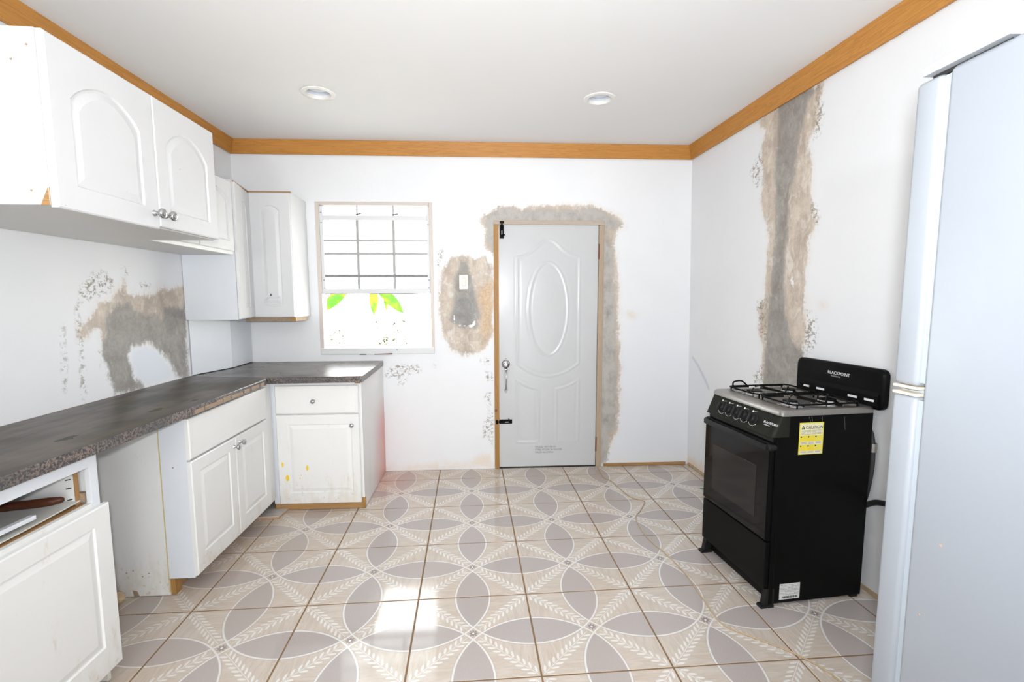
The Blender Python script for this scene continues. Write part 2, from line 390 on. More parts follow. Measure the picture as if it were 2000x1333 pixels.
PL = {
  'gray': [(-1.316,1.325),(-1.254,1.367),(-1.17,1.372),(-1.151,1.332),(-1.038,1.306),(-0.959,1.291),(-0.915,1.264),(-0.892,1.301),(-0.916,1.339),(-0.847,1.344),(-0.746,1.329),(-0.686,1.335),(-0.698,0.9),(-0.811,0.912),(-0.859,0.991),(-0.903,1.036),(-0.973,1.094),(-1.039,1.141),(-1.141,1.141),(-1.208,1.108),(-1.192,1.049),(-1.16,0.98),(-1.101,0.911),(-1.104,0.882),(-1.322,0.902),(-1.348,0.989),(-1.361,1.056),(-1.379,1.074),(-1.384,1.154),(-1.342,1.219),(-1.351,1.262)],
  'tan': [(-1.189,1.478),(-1.231,1.444),(-1.301,1.394),(-1.359,1.368),(-1.425,1.307),(-1.486,1.265),(-1.509,1.221),(-1.481,1.204),(-1.433,1.236),(-1.381,1.238),(-1.381,1.18),(-1.351,1.145),(-1.281,1.133),(-1.204,1.147),(-1.106,1.156),(-1.038,1.15),(-0.969,1.125),(-0.879,1.071),(-0.825,1.013),(-0.778,1.06),(-0.698,1.187),(-0.677,1.462),(-0.773,1.46),(-0.835,1.452),(-0.883,1.457),(-0.942,1.438),(-0.953,1.419),(-1.068,1.418),(-1.173,1.417)],
  'hole': [(-1.185,1.106),(-1.127,1.122),(-1.058,1.127),(-0.982,1.095),(-0.932,1.039),(-0.888,0.995),(-0.847,0.918),(-1.101,0.911),(-1.16,0.98),(-1.184,1.048)],
  'flakes': [(-1.499,1.413),(-1.452,1.454),(-1.404,1.491),(-1.349,1.519),(-1.295,1.506),(-1.27,1.481),(-1.29,1.426),(-1.348,1.41),(-1.403,1.389),(-1.466,1.384)],
  'flakes2': [(-1.196,1.549),(-1.172,1.557),(-1.17,1.507),(-1.194,1.503)],
  'flakes3': [(-1.07,1.47),(-1.001,1.473),(-1.003,1.452),(-1.064,1.453)],
  'line': [(-1.507,1.369),(-1.492,1.369),(-1.49,1.31),(-1.491,1.19),(-1.494,1.089),(-1.499,0.963),(-1.503,0.923),(-1.515,0.926),(-1.511,1.041),(-1.509,1.167),(-1.509,1.271)],
  'line2': [(-1.593,1.263),(-1.583,1.262),(-1.598,0.988),(-1.611,0.967)],
}
PR = {
  'gray': [(-1.031,2.494),(-1.22,2.48),(-1.351,2.464),(-1.37,2.431),(-1.281,2.405),(-1.257,2.298),(-1.231,2.242),(-1.199,2.065),(-1.165,1.909),(-1.161,1.771),(-1.135,1.633),(-1.145,1.403),(-1.173,1.259),(-1.221,1.133),(-1.323,1.101),(-1.313,0.889),(-0.971,0.826),(-0.986,1.065),(-0.989,1.282),(-1.016,1.495),(-1.043,1.7),(-1.044,1.932),(-1.023,2.152),(-1.037,2.36)],
  'tan': [(-0.827,2.46),(-0.986,2.476),(-1.2,2.488),(-1.385,2.471),(-1.406,2.452),(-1.373,2.369),(-1.36,2.275),(-1.3,2.194),(-1.332,2.095),(-1.329,1.981),(-1.334,1.877),(-1.366,1.768),(-1.333,1.694),(-1.319,1.59),(-1.304,1.51),(-1.318,1.402),(-1.314,1.293),(-1.313,1.1),(-1.307,1.015),(-1.293,0.886),(-0.959,0.824),(-0.962,1.062),(-0.918,1.185),(-0.912,1.343),(-0.961,1.374),(-0.978,1.542),(-0.967,1.798),(-0.899,1.96),(-0.917,2.136),(-0.885,2.293),(-0.943,2.377)],
  'flakeL': [(-0.886,1.358),(-0.973,1.374),(-0.998,1.082),(-0.919,1.169)],
  'flakeR': [(-1.312,1.32),(-1.389,1.282),(-1.42,1.204),(-1.38,1.093),(-1.323,1.101)],
  'flake2': [(-0.786,2.168),(-0.898,2.289),(-0.916,2.151),(-0.857,2.06)],
  'flake3': [(-1.333,1.89),(-1.39,1.841),(-1.385,1.752),(-1.337,1.811)],
  'flake4': [(-0.866,0.872),(-0.965,0.984),(-0.982,0.86),(-0.894,0.828)],
  'flake5': [(-1.351,2.464),(-1.398,2.384),(-1.38,2.219),(-1.319,2.188),(-1.34,2.32)],
  'chip': [(-1.183,1.502),(-1.221,1.5),(-1.218,1.438),(-1.196,1.452)],
  'blue': [(0.051,0.931),(-0.055,0.909),(-0.174,0.843),(-0.272,0.75),(-0.336,0.643),(-0.279,0.532),(-0.156,0.42),(-0.134,0.077),(0.059,0.055)],
  'arc': [(-0.055,0.926),(-0.173,0.859),(-0.286,0.764),(-0.341,0.703),(-0.32,0.683),(-0.256,0.743),(-0.141,0.842),(-0.038,0.903)],
  'stain1': [(-1.403,1.368),(-1.473,1.362),(-1.475,1.324),(-1.423,1.316)],
  'stain_low': [(0.06,0.1),(-0.271,0.103),(-0.299,-0.051),(0.056,-0.042)],
}
# ------------------------------------------------------------ room shell
def sdf(poly, U, V):
    P = np.array(poly); Q = np.roll(P, -1, 0); d2 = np.full(U.shape, 1e9); ins = np.zeros(U.shape, bool)
    for a, b in zip(P, Q):
        e = b-a; w0, w1 = U-a[0], V-a[1]; t = np.clip((w0*e[0]+w1*e[1])/(e@e+1e-12), 0, 1)
        d2 = np.minimum(d2, (w0-t*e[0])**2+(w1-t*e[1])**2)
        c = ((a[1] > V) != (b[1] > V)) & (U < (b[0]-a[0])*(V-a[1])/(b[1]-a[1]+1e-12)+a[0]); ins ^= c
    d = np.sqrt(d2); return np.where(ins, d, -d)
CHAN = {'gray': ['gray', 'gray_door', 'gray_switch'], 'tan': ['tan', 'tan_door', 'tan_switch', 'flake_tan'], 'plug': ['plug'], 'rim': ['plug_rim', 'chip'],
        'hole': ['hole'], 'orange': ['orange'], 'flake': ['flake1', 'flake2', 'flake3', 'flake4', 'flake5', 'mold1', 'mold2', 'mold3', 'speck1', 'flakes', 'flakes2', 'flakes3', 'line', 'line2', 'flakeL', 'flakeR'],
        'stain': ['stain_low', 'stain_low2', 'stain_right', 'stain1'], 'blue': ['blue'], 'arc': ['arc'], 'pale': ['gray_door']}
def segs(breaks, step):
    out = []
    for a, b in zip(breaks, breaks[1:]):
        n = max(1, round((b-a)/step)); out += list(np.linspace(a, b, n, endpoint=False))
    return np.array(out+[breaks[-1]])
def wall(name, us, vs, P, polys, holes=(), thick=None):
    U, V = np.meshgrid(us, vs, indexing='ij'); nu, nv = U.shape
    verts = [P(u, v) for u, v in zip(U.ravel(), V.ravel())]
    vals = {}
    for ch, names in CHAN.items():
        f = np.full(U.shape, -1.0)
        for k in names:
            if k in polys: f = np.maximum(f, sdf(polys[k], U, V))
        vals[ch] = f.ravel()
    faces = []
    for i in range(nu-1):
        for j in range(nv-1):
            um, vm = (us[i]+us[i+1])/2, (vs[j]+vs[j+1])/2
            if any(h[0] < um < h[1] and h[2] < vm < h[3] for h in holes): continue
            faces.append((i*nv+j, (i+1)*nv+j, (i+1)*nv+j+1, i*nv+j+1))
    n0 = len(verts)
    for bx in (thick or []):                       # the masonry behind the face: eight corners each
        k = len(verts); verts += bx
        faces += [tuple(k+q for q in f) for f in ((0, 1, 3, 2), (4, 6, 7, 5), (0, 4, 5, 1), (2, 3, 7, 6), (0, 2, 6, 4), (1, 5, 7, 3))]
    me = bpy.data.meshes.new(name); me.from_pydata([tuple(map(float, v)) for v in verts], [], faces)
    for ch in vals:
        at = me.attributes.new(ch, 'FLOAT', 'POINT')
        at.data.foreach_set('value', np.concatenate([vals[ch], np.full(len(verts)-n0, -1.0)]).astype(np.float32))
    me.materials.append(m_wall); me.update()
    o = bpy.data.objects.new(name, me); COL.objects.link(o); return tag(o, kind='structure')
def corners(x0, x1, y0, y1, z0, z1):
    return [(x, y, z) for x in (x0, x1) for y in (y0, y1) for z in (z0, z1)]
H = 2.56; YR = -6.2; WTOP = 3.515
def wx(y, z):
    b = 3.565-.056*y; t = WTOP-.04*y; return b+(t-b)*z/H
WX0, WX1, WZ0, WZ1 = .598, 1.484, .952, 2.122       # window opening
DX0, DX1, DZ1 = 1.955, 2.828, 1.990                 # door opening
us = segs([-.15, WX0, WX1, DX0, DX1, 3.75], .022); vs = segs([-.02, WZ0, DZ1, WZ1, H], .022)
e = .004
wall('wall_back', us, vs, lambda u, v: (u, 0, v), PB, [(WX0, WX1, WZ0, WZ1), (DX0, DX1, -.1, DZ1)],
     [corners(-.15, WX0, e, .15, -.02, H), corners(WX0, WX1, e, .15, -.02, WZ0), corners(WX0, WX1, e, .15, WZ1, H),
      corners(WX1, DX0, e, .15, -.02, H), corners(DX0, DX1, e, .15, DZ1, H), corners(DX1, 3.75, e, .15, -.02, H)])
us = np.concatenate([segs([YR, -2.4], .2)[:-1], segs([-2.4, 0], .02)]); vs = segs([-.02, H], .02)
wall('wall_left', us, vs, lambda u, v: (0, u, v), PL, (), [corners(-.15, -e, YR, 0, -.02, H)])
bk = [(wx(y, z)+dx, y, z) for dx in (e, .15) for y in (YR, 0) for z in (-.02, H)]
wall('wall_right', us, vs, lambda u, v: (wx(u, v), u, v), PR, (), [bk])
bm = bmesh.new()
for a in (corners(-.15, 2.3, YR-.15, YR, 0, H), corners(3.3, 4.1, YR-.15, YR, 0, H), corners(2.3, 3.3, YR-.15, YR, 2.12, H)):  # unseen rear wall; opening placed and sized for the sky light it admits
    box(bm, a[0][0], a[7][0], a[0][1], a[7][1], a[0][2], a[7][2])
tag(obj('wall_rear', bm, plain('rear_wall_paint', (.80, .80, .79), .6)), kind='structure')
# ceiling with two round cut-outs for the downlights
LIGHTS = [(.932, -.876), (2.564, -.878)]
bm = bmesh.new()
outer = [bm.verts.new(p) for p in ((-.15, YR-.15, H), (4.1, YR-.15, H), (4.1, .15, H), (-.15, .15, H))]
edges = [bm.edges.new((outer[i], outer[(i+1) % 4])) for i in range(4)]
for lx, ly in LIGHTS:
    ring = [bm.verts.new((lx+.072*math.cos(2*math.pi*i/32), ly+.072*math.sin(2*math.pi*i/32), H)) for i in range(32)]
    edges += [bm.edges.new((ring[i], ring[(i+1) % 32])) for i in range(32)]
bmesh.ops.triangle_fill(bm, use_beauty=True, edges=edges)
box(bm, -.15, 4.1, YR-.15, .15, H+.13, H+.2)
tag(obj('ceiling', bm, m_ceil), kind='structure')
# floor: grout bed with one object per tile
floor = obj('floor', B(-.15, 4.1, YR-.3, .15, -.12, -.0013), m_grout); tag(floor, kind='structure')
GX, GY, GR, T = 1.5163, -.2143, .0254, .5
def tile_bm():
    bm = bmesh.new(); h = T/2-.0034
    box(bm, -h, h, -h, h, -.012, 0, .0012, 1); return bm
shared = None; cg, sg = math.cos(GR), math.sin(GR)
for j in range(-1, 13):
    for i in range(-4, 6):
        a, b = (i+.5)*T, -(j+.5)*T
        cx, cy_ = GX+a*cg-b*sg, GY+a*sg+b*cg
        pts = [(cx+s*.25, cy_+t*.25) for s in (-1, 1) for t in (-1, 1)]
        if max(p[0] for p in pts) < .02 or min(p[0]-wx(p[1], 0) for p in pts) > -.02: continue
        if max(p[1] for p in pts) < YR or min(p[1] for p in pts) > -.01: continue
        M = Matrix.Translation((cx, cy_, random.uniform(-.0004, .0004))) @ Matrix.Rotation(GR, 4, 'Z')
        clip = []
        if min(p[0] for p in pts) < .003: clip.append(((.003, 0, 0), (-1, 0, 0)))
        if max(p[1] for p in pts) > -.003: clip.append(((0, -.003, 0), (0, 1, 0)))
        if min(p[1] for p in pts) < YR: clip.append(((0, YR, 0), (0, -1, 0)))
        if max(p[0]-wx(p[1], 0) for p in pts) > -.008: clip.append(((wx(0, 0)-.004, 0, 0), (1, .056, 0)))
        if clip or shared is None:
            bm = tile_bm()
            Mi = M.inverted()
            for co, no in clip:
                n = (Mi.to_3x3() @ Vector(no)).normalized()
                r = bmesh.ops.bisect_plane(bm, geom=bm.verts[:]+bm.edges[:]+bm.faces[:], plane_co=Mi @ Vector(co), plane_no=n, clear_outer=True)
                eb = [g for g in r['geom_cut'] if isinstance(g, bmesh.types.BMEdge)]
                if eb: bmesh.ops.contextual_create(bm, geom=eb)
            if len(bm.faces) == 0: bm.free(); continue
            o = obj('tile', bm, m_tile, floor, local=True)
            if not clip: shared = o.data
        else:
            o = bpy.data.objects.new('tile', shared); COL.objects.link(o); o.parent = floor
        o.matrix_local = M
# crown boards: sloped from the wall to the ceiling
def crown(name, pa, pb, m):
    """pa, pb: each the four profile points at one end"""
    tag(obj(name, prism(bmesh.new(), pa, pb), m), kind='structure')
def prof(xw_b, yw_b, xw_t, yw_t, sx, sy):
    # (sx, sy): unit steps off the walls at this end; wall points at the board's foot and head
    return [Vector((xw_b+sx*.003, yw_b+sy*.003, 2.462)), Vector((xw_b+sx*.016, yw_b+sy*.016, 2.460)),
            Vector((xw_t+sx*.048, yw_t+sy*.048, H-.001)), Vector((xw_t+sx*.030, yw_t+sy*.030, H-.001))]
wb, wt = wx(0, 2.46), wx(0, H)
crown('trim_1', prof(0, 0, 0, 0, 1, -1), prof(wb, 0, wt, 0, -1, -1), m_trimx)
crown('trim_2', prof(0, 0, 0, 0, 1, -1), prof(0, YR, 0, YR, 1, 0), m_trimy)
crown('trim_3', prof(wb, 0, wt, 0, -1, -1), prof(wx(YR, 2.46), YR, wx(YR, H), YR, -1, 0), m_trimy)
# low wood strip right of the door, dusty strip along the right wall
tag(obj('baseboard_back', B(2.85, 3.545, -.012, -.001, .002, .024, .002), m_raw), kind='structure')
yy = [-.02, -2.6]
tag(obj('baseboard_right', prism(bmesh.new(), [(wx(yy[0], 0)+a, yy[0], b) for a, b in ((-.001, .002), (-.008, .002), (-.005, .02), (-.001, .022))],
    [(wx(yy[1], 0)+a, yy[1], b) for a, b in ((-.001, .002), (-.008, .002), (-.005, .02), (-.001, .022))]), plain('dirty_strip', (.45, .33, .2), .8, 0, .3, 20)), kind='structure')
# ------------------------------------------------------------ window
win = tag(obj('window_1', bmesh.new(), m_windirty), kind='structure')
bm = bmesh.new()
box(bm, WX0, WX0+.030, -.004, .10, WZ0, WZ1, .003); box(bm, WX1-.026, WX1, -.004, .10, WZ0, WZ1, .003)
box(bm, WX0+.03, WX1-.026, -.004, .10, WZ1-.026, WZ1, .003)
obj('frame', bm, m_windirty, win)
obj('sill', B(WX0+.004, WX1-.002, -.014, .11, WZ0, WZ0+.050, .004), m_winwhite, win)
x0, x1 = WX0+.030, WX1-.026
for xa, xb in ((x0, x0+.026), (x1-.018, x1)): obj('sash_stile', B(xa, xb, .002, .045, 1.425, WZ1-.03, .003), m_winwhite, win)
obj('sash_rail', B(x0+.026, x1-.018, .000, .045, 1.985, 2.020, .004), m_winwhite, win)
obj('sash_rail', B(x0, x1, -.002, .045, 1.424, 1.462, .004), m_winwhite, win)
for z0, z1, m in ((1.826, 1.838, m_bar), (1.724, 1.741, m_bar), (1.553, 1.573, m_bardirty)):
    obj('glazing_bar', B(x0+.026, x1-.018, .008, .028, z0, z1, .002), m, win)
for xa in (.897, 1.172):
    obj('glazing_bar', B(xa, xa+.020, .012, .034, 1.462, 1.985, .002), m_bar, win)
    obj('glazing_bar', B(xa+.004, xa+.016, .02, .034, 2.02, WZ1-.026, .002), m_bar, win)
g = N('window_glass'); tr = g.node('BsdfTransparent'); gl = g.node('BsdfGlossy'); gl.inputs['Roughness'].default_value = .02
df = g.node('BsdfTranslucent'); df.inputs[0].default_value = (.62, .64, .66, 1); ms = g.node('MixShader'); ms2 = g.node('MixShader')
ms.inputs[0].default_value = .06; ms2.inputs[0].default_value = .55
g.nt.links.new(tr.outputs[0], ms.inputs[1]); g.nt.links.new(gl.outputs[0], ms.inputs[2])
g.nt.links.new(ms.outputs[0], ms2.inputs[1]); g.nt.links.new(df.outputs[0], ms2.inputs[2]); g.nt.links.new(ms2.outputs[0], g.out.inputs[0])
zs = [1.462, 1.553, 1.732, 1.826, 1.985]
for xa, xb in ((x0+.026, .897), (.917, 1.172), (1.192, x1-.018)):
    for za, zb in ((1.462, 1.553), (1.573, 1.724), (1.741, 1.826), (1.838, 1.985), (2.02, WZ1-.026)):
        obj('pane', B(xa+.001, xb-.001, .022, .026, za, zb), g.m, win)
for xa, za, dx in ((.915, 2.026, .03), (1.19, 2.024, .035)):
    obj('catch', tube(bmesh.new(), [(xa-.012, -.004, za), (xa, -.006, za), (xa+dx*.5, -.008, za+.004), (xa+dx, -.006, za+.007)], .004, 6), m_blackmat, win)
for xs, zz in ((WX0+.042, 2.04), (WX0+.042, 1.965), (WX0+.046, 1.53), (WX0+.05, 1.468), (x1-.008, 1.955), (x1-.008, 1.53), (x1-.01, 1.468), (1.19, .985)):
    obj('screw', lathe(bmesh.new(), [(0, .004), (.004, .003), (.005, 0)], axisM((xs, .002 if zz > 1 else -.014, zz), (0, -1, 0)), 10), m_bardirty, win)
# sagging dark line of dried sealant hanging under the sash rail
obj('loose_seal', tube(bmesh.new(), smooth_path([(.65, -.003, 1.424), (.78, -.003, 1.423), (.86, -.004, 1.420), (.91, -.005, 1.411), (.96, -.004, 1.414), (1.0, -.003, 1.423), (1.2, -.003, 1.424), (1.36, -.003, 1.422), (1.43, -.005, 1.409)], 4), .0022, 5), plain('seal_dark', (.10, .05, .045), .7), win)
o = obj('debris_chip', prism(bmesh.new(), [(.898, -.02, .9525), (.908, -.020, .958), (.948, -.02, .957), (.952, -.02, .9525)], [(.9, -.002, .9525), (.91, -.002, .957), (.945, -.002, .956), (.95, -.002, .9525)]), plain('chip_black', (.012, .03, .015), .5))
o.location.z = -.003
tag(o, 'black chip wedged below the window sill', 'debris')
o = obj('wood_splinter', prism(bmesh.new(), [(1.01, -.019, .949), (1.015, -.019, .953), (1.153, -.019, .960), (1.153, -.019, .950)], [(1.01, -.002, .949), (1.015, -.002, .953), (1.153, -.002, .960), (1.153, -.002, .950)]), plain('splinter_brown', (.18, .11, .09), .8))
tag(o, 'dark brown wood splinter along the underside of the window sill', 'splinter')
# ------------------------------------------------------------ steel door
door = tag(obj('door_1', bmesh.new(), m_cab), kind='structure')
def embossed():
    X0, X1, Z0, Z1 = 1.9945, 2.7835, .010, 1.957
    st = .0045; nx = int((X1-X0)/st)+1; nz = int((Z1-Z0)/st)+1
    xs = np.linspace(X0, X1, nx); zz = np.linspace(Z0, Z1, nz); Xg, Zg = np.meshgrid(xs, zz, indexing='ij')
    def arc(p, q, sag, n=14):
        p, q = np.array(p), np.array(q); t = np.linspace(0, 1, n)[:, None]
        return [tuple(a) for a in p+(q-p)*t+np.array([0, 1.0])*sag*4*t*(1-t)]
    xc = 2.388
    shapes = []
    outer = [(2.140, .862)]+[(2.140, 1.705)]+arc((2.140, 1.705), (2.300, 1.790), -.018)+arc((2.300, 1.790), (2.478, 1.790), .052)+arc((2.478, 1.790), (2.637, 1.705), -.018)+[(2.637, .862)]+arc((2.637, .862), (2.140, .862), -.105)
    shapes.append(outer)
    shapes.append([(xc+.158*math.cos(a), 1.297+.37*math.sin(a)) for a in np.linspace(0, 2*math.pi, 60)])
    shapes.append([(2.138, .215)]+[(2.138, .725)]+arc((2.138, .725), (2.312, .652), -.012)+[(2.312, .215), (2.138, .215)])
    shapes.append([(2.638, .215)]+[(2.638, .725)]+arc((2.638, .725), (2.458, .652), -.012)+[(2.458, .215), (2.638, .215)])
    h = np.zeros_like(Xg)
    for s in shapes:
        P = np.array(s); P = P[np.concatenate([[True], np.abs(np.diff(P, axis=0)).sum(1) > 1e-5])]
        d = sdf(P, Xg, Zg)
        h += .0016*np.exp(-((d)/.0075)**2)-.0008*np.exp(-((d-.020)/.009)**2)-.0007*np.exp(-((d+.018)/.008)**2)
    verts = np.stack([Xg.ravel(), .004-h.ravel(), Zg.ravel()], 1).tolist()
    faces = [(i*nz+j, (i+1)*nz+j, (i+1)*nz+j+1, i*nz+j+1) for i in range(nx-1) for j in range(nz-1)]
    k = len(verts); verts += [(X0, .05, Z0), (X1, .05, Z0), (X1, .05, Z1), (X0, .05, Z1)]
    verts += [(X0, .004, Z0), (X1, .004, Z0), (X1, .004, Z1), (X0, .004, Z1)]
    faces += [(k, k+1, k+2, k+3)]+[(k+4+i, k+4+(i+1) % 4, k+(i+1) % 4, k+i) for i in range(4)]
    me = bpy.data.meshes.new('door_panel'); me.from_pydata(verts, [], faces); me.shade_smooth(); me.set_sharp_from_angle(angle=.7)
    dm = N('steel_door_enamel', .22, 0, .28); f = dm.noise(4, 6, .7)
    dm.col(dm.mix(dm.ss(f, .45, .8, 0, .3), (.56, .566, .572), (.52, .512, .49)))
    me.materials.append(dm.m)
    o = bpy.data.objects.new('door_panel', me); COL.objects.link(o); o.parent = door; return o
embossed()
obj('jamb', B(DX0, 1.9925, -.012, .12, 0, DZ1-.034, .002), m_rawz, door, label='bare pine jamb on the latch side')
obj('jamb', B(2.7865, DX1, -.010, .12, 0, DZ1-.034, .002), m_jambtan, door, label='dusty plaster-smeared jamb on the hinge side')
obj('head_jamb', B(DX0, DX1, -.011, .12, DZ1-.033, DZ1, .002), m_jambtanx, door)
obj('threshold', B(1.9925, 2.7865, .0, .12, 0, .008), m_dark, door)
obj('knot', lathe(bmesh.new(), [(0, .003), (.011, .002), (.012, 0)], axisM((1.966, -.0125, .485), (0, -1, 0)), 14), plain('wood_knot', (.16, .06, .03), .6), door)
for z0, z1 in ((1.69, 1.81), (.13, .25)):
    obj('hinge', tube(bmesh.new(), [(2.786, -.009, z0), (2.786, -.009, z1)], .006, 10), plain('rusty_hinge', (.22, .08, .05), .6, .4), door)
bm = bmesh.new()                                    # handle set: rose, thumb latch, pull grip, arrow tip
obj('rose', lathe(bm, [(0, .020), (.012, .020), (.016, .012), (.028, .010), (.034, .004), (.035, 0)], axisM((2.047, .004, .860), (0, -1, 0)), 28), m_chrome, door, smooth=40)
bm = bmesh.new(); box(bm, 2.034, 2.060, -.030, .002, .812, .826, .004)
obj('thumb_latch', bm, m_chrome, door, smooth=40)
obj('pull_grip', tube(bmesh.new(), smooth_path([(2.047, .002, .806), (2.047, -.026, .800), (2.047, -.040, .76), (2.047, -.036, .70), (2.047, -.018, .655), (2.047, .0, .648)], 5), [.010]*8+[.009]*6+[.008]*6+[.006]*6, 10), m_chrome, door, smooth=40)
obj('arrow_tip', prism(bmesh.new(), [(2.031, .003, .650), (2.047, .003, .664), (2.063, .003, .650), (2.047, .003, .621)], [(2.037, -.008, .650), (2.047, -.008, .658), (2.057, -.008, .650), (2.047, -.008, .630)]), m_steel, door)
obj('screw', lathe(bmesh.new(), [(0, .003), (.004, .002), (.005, 0)], axisM((2.047, .004, .905), (0, -1, 0)), 10), m_bardirty, door)
def slide_bolt(M, label):
    b = obj('slide_bolt', box(bmesh.new(), -.017, .017, -.007, .004, -.105, 0, .003, M=M), m_black, door, label=label)
    obj('bolt_barrel', tube(bmesh.new(), [M @ Vector((0, -.011, -.095)), M @ Vector((0, -.011, .006))], .0085, 10), m_black, b)
    obj('bolt_knob', tube(bmesh.new(), [M @ Vector((0, -.013, -.078)), M @ Vector((.026, -.016, -.078))], .0045, 8), m_black, b)
    obj('bolt_slot', tube(bmesh.new(), [M @ Vector((0, -.0195, -.045)), M @ Vector((0, -.0195, -.075))], .003, 6), m_printw, b)
    obj('bolt_keeper', box(bmesh.new(), -.017, .017, -.020, -.006, .008, .028, .003, M=M), m_black, b)
slide_bolt(Matrix.Translation((2.019, .002, 1.955)), 'black slide bolt upright at the top corner of the door')
slide_bolt(Matrix.Translation((1.992, .002, .390)) @ Matrix.Rotation(-math.pi/2, 4, 'Y'), 'black slide bolt lying level low on the latch edge')
TX = Matrix.Rotation(math.pi/2, 4, 'X')
for k, s in enumerate(('MODEL NO:DJB-02', 'STEEL DOOR 24 GAUGE', 'MADE IN CHINA')):
    text('printed_line', s, Matrix.Translation((2.285, .0025, .166-.023*k)) @ TX, .0205, plain('stencil_grey', (.22, .22, .20), .6), door)
# ------------------------------------------------------------ light switch, downlights
sw = empty('light_switch', (1.718, 0, 1.513), 0, 'cream rocker light switch on the bare cement patch left of the door', 'light switch')
obj('plate', B(1.684, 1.752, -.007, .0, 1.456, 1.570, .003), m_switch, sw)
obj('rocker', B(1.703, 1.735, -.011, -.006, 1.482, 1.546, .003), m_switchbtn, sw)
for z in (1.466, 1.560): obj('screw', lathe(bmesh.new(), [(0, .002), (.003, .0015), (.0035, 0)], axisM((1.718, -.007, z), (0, -1, 0)), 8), m_bar, sw)
for (lx, ly), lab in zip(LIGHTS, ('white recessed ceiling downlight above the window side of the room', 'white recessed ceiling downlight above the door and stove side of the room')):
    dl = empty('ceiling_downlight', (lx, ly, H), 0, lab, 'ceiling light', 'recessed ceiling downlights')
    T_ = Matrix.Translation((lx, ly, H))
    obj('trim_ring', lathe(bmesh.new(), [(.096, -.001), (.094, -.006), (.080, -.009), (.070, -.008), (.067, .0), (.066, .012)], T_, 40), m_trimring, dl, smooth=50)
    obj('can', lathe(bmesh.new(), [(.067, .006), (.066, .03), (.064, .10), (0, .10)], T_, 32), m_lens, dl, smooth=50)
    obj('lens', lathe(bmesh.new(), [(0, .016), (.03, .017), (.055, .022), (.064, .03)], T_, 32), m_lens, dl, smooth=50)
# ------------------------------------------------------------ cabinets
def basis(origin, u, n):
    """door space (across, up, out) -> world"""
    u, n = Vector(u), Vector(n); M = Matrix.Identity(4)
    for i in range(3): M[i][0], M[i][1], M[i][2] = u[i], (0, 0, 1)[i], n[i]
    M.translation = Vector(origin); return M
def door_leaf(M, w, h, t=.019, mg=(.05, .05, .055, .055), arch=0, depth=.006):
    """raised-panel leaf: mg = left, right, bottom, top margin to the routed panel"""
    bm = bmesh.new()
    def loop(pts): return [bm.verts.new(M @ Vector(p)) for p in pts]
    def rect(i, d): return [(i, i, d), (w-i, i, d), (w-i, h-i, d), (i, h-i, d)]
    def bridge(a, b):
        for i in range(len(a)): j = (i+1) % len(a); bm.faces.new((a[i], a[j], b[j], b[i]))
    back = loop(rect(0, 0)); mid = loop(rect(0, t-.004)); front = loop(rect(.0045, t))
    bm.faces.new(back); bridge(back, mid); bridge(mid, front)
    def panel(i, d):
        x0, x1, y0, y1 = mg[0]+i, w-mg[1]-i, mg[2]+i, h-mg[3]-i
        if not arch: return [(x0, y0, d), (x1, y0, d), (x1, y1, d), (x0, y1, d)]
        n = 14; p = [(x0, y0, d), (x1, y0, d)]
        return p+[(x1+(x0-x1)*k/n, y1-arch+arch*math.sin(math.pi*k/n)**.75, d) for k in range(n+1)]
    ls = [loop(panel(i, t+d)) for i, d in ((0, 0), (.004, -depth), (.009, -depth), (.030, -.0008), (.033, -.0008))]
    es = [bm.edges.get((front[i], front[(i+1) % 4])) or bm.edges.new((front[i], front[(i+1) % 4])) for i in range(4)]
    es += [bm.edges.new((ls[0][i], ls[0][(i+1) % len(ls[0])])) for i in range(len(ls[0]))]
    bmesh.ops.triangle_fill(bm, use_beauty=True, edges=es)
    for a, b in zip(ls, ls[1:]): bridge(a, b)
    bm.faces.new(ls[-1]); return bm
def knob(parent, p, n, r=.0155):
    s = r/.0155
    obj('knob', lathe(bmesh.new(), [(.010*s, 0), (.0085*s, .004*s), (.006*s, .008*s), (.006*s, .014*s), (.012*s, .018*s), (.0155*s, .024*s), (.0145*s, .030*s), (.009*s, .0335*s), (0, .0345*s)], axisM(p, n), 20), m_chrome, parent, smooth=50, label='round chrome knob')
def tack(bm, p, n): lathe(bm, [(0, .0015), (.003, .001), (.0035, 0)], axisM(p, n), 8)
EX, EY = (0, 1, 0), (1, 0, 0)
# --- deep upper cabinet (left wall), bottom 1.66, top 2.145
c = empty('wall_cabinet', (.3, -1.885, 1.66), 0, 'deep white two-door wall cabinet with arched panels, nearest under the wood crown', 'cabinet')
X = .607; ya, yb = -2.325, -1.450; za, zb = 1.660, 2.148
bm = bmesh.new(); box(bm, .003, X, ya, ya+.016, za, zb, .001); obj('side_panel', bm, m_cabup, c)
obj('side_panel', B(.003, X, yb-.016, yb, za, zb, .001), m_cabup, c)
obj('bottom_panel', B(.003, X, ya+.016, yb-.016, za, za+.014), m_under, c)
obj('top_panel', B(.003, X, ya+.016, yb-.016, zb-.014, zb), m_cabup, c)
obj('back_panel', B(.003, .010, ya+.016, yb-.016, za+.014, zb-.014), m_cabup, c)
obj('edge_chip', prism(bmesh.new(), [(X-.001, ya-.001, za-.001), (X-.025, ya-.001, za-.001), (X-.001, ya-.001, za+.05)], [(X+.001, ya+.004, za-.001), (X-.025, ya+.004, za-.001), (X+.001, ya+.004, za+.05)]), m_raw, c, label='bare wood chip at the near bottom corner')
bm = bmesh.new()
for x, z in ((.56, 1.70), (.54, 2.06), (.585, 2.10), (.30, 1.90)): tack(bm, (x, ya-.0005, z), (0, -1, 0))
obj('screw_holes', bm, m_chip, c, kind='stuff')
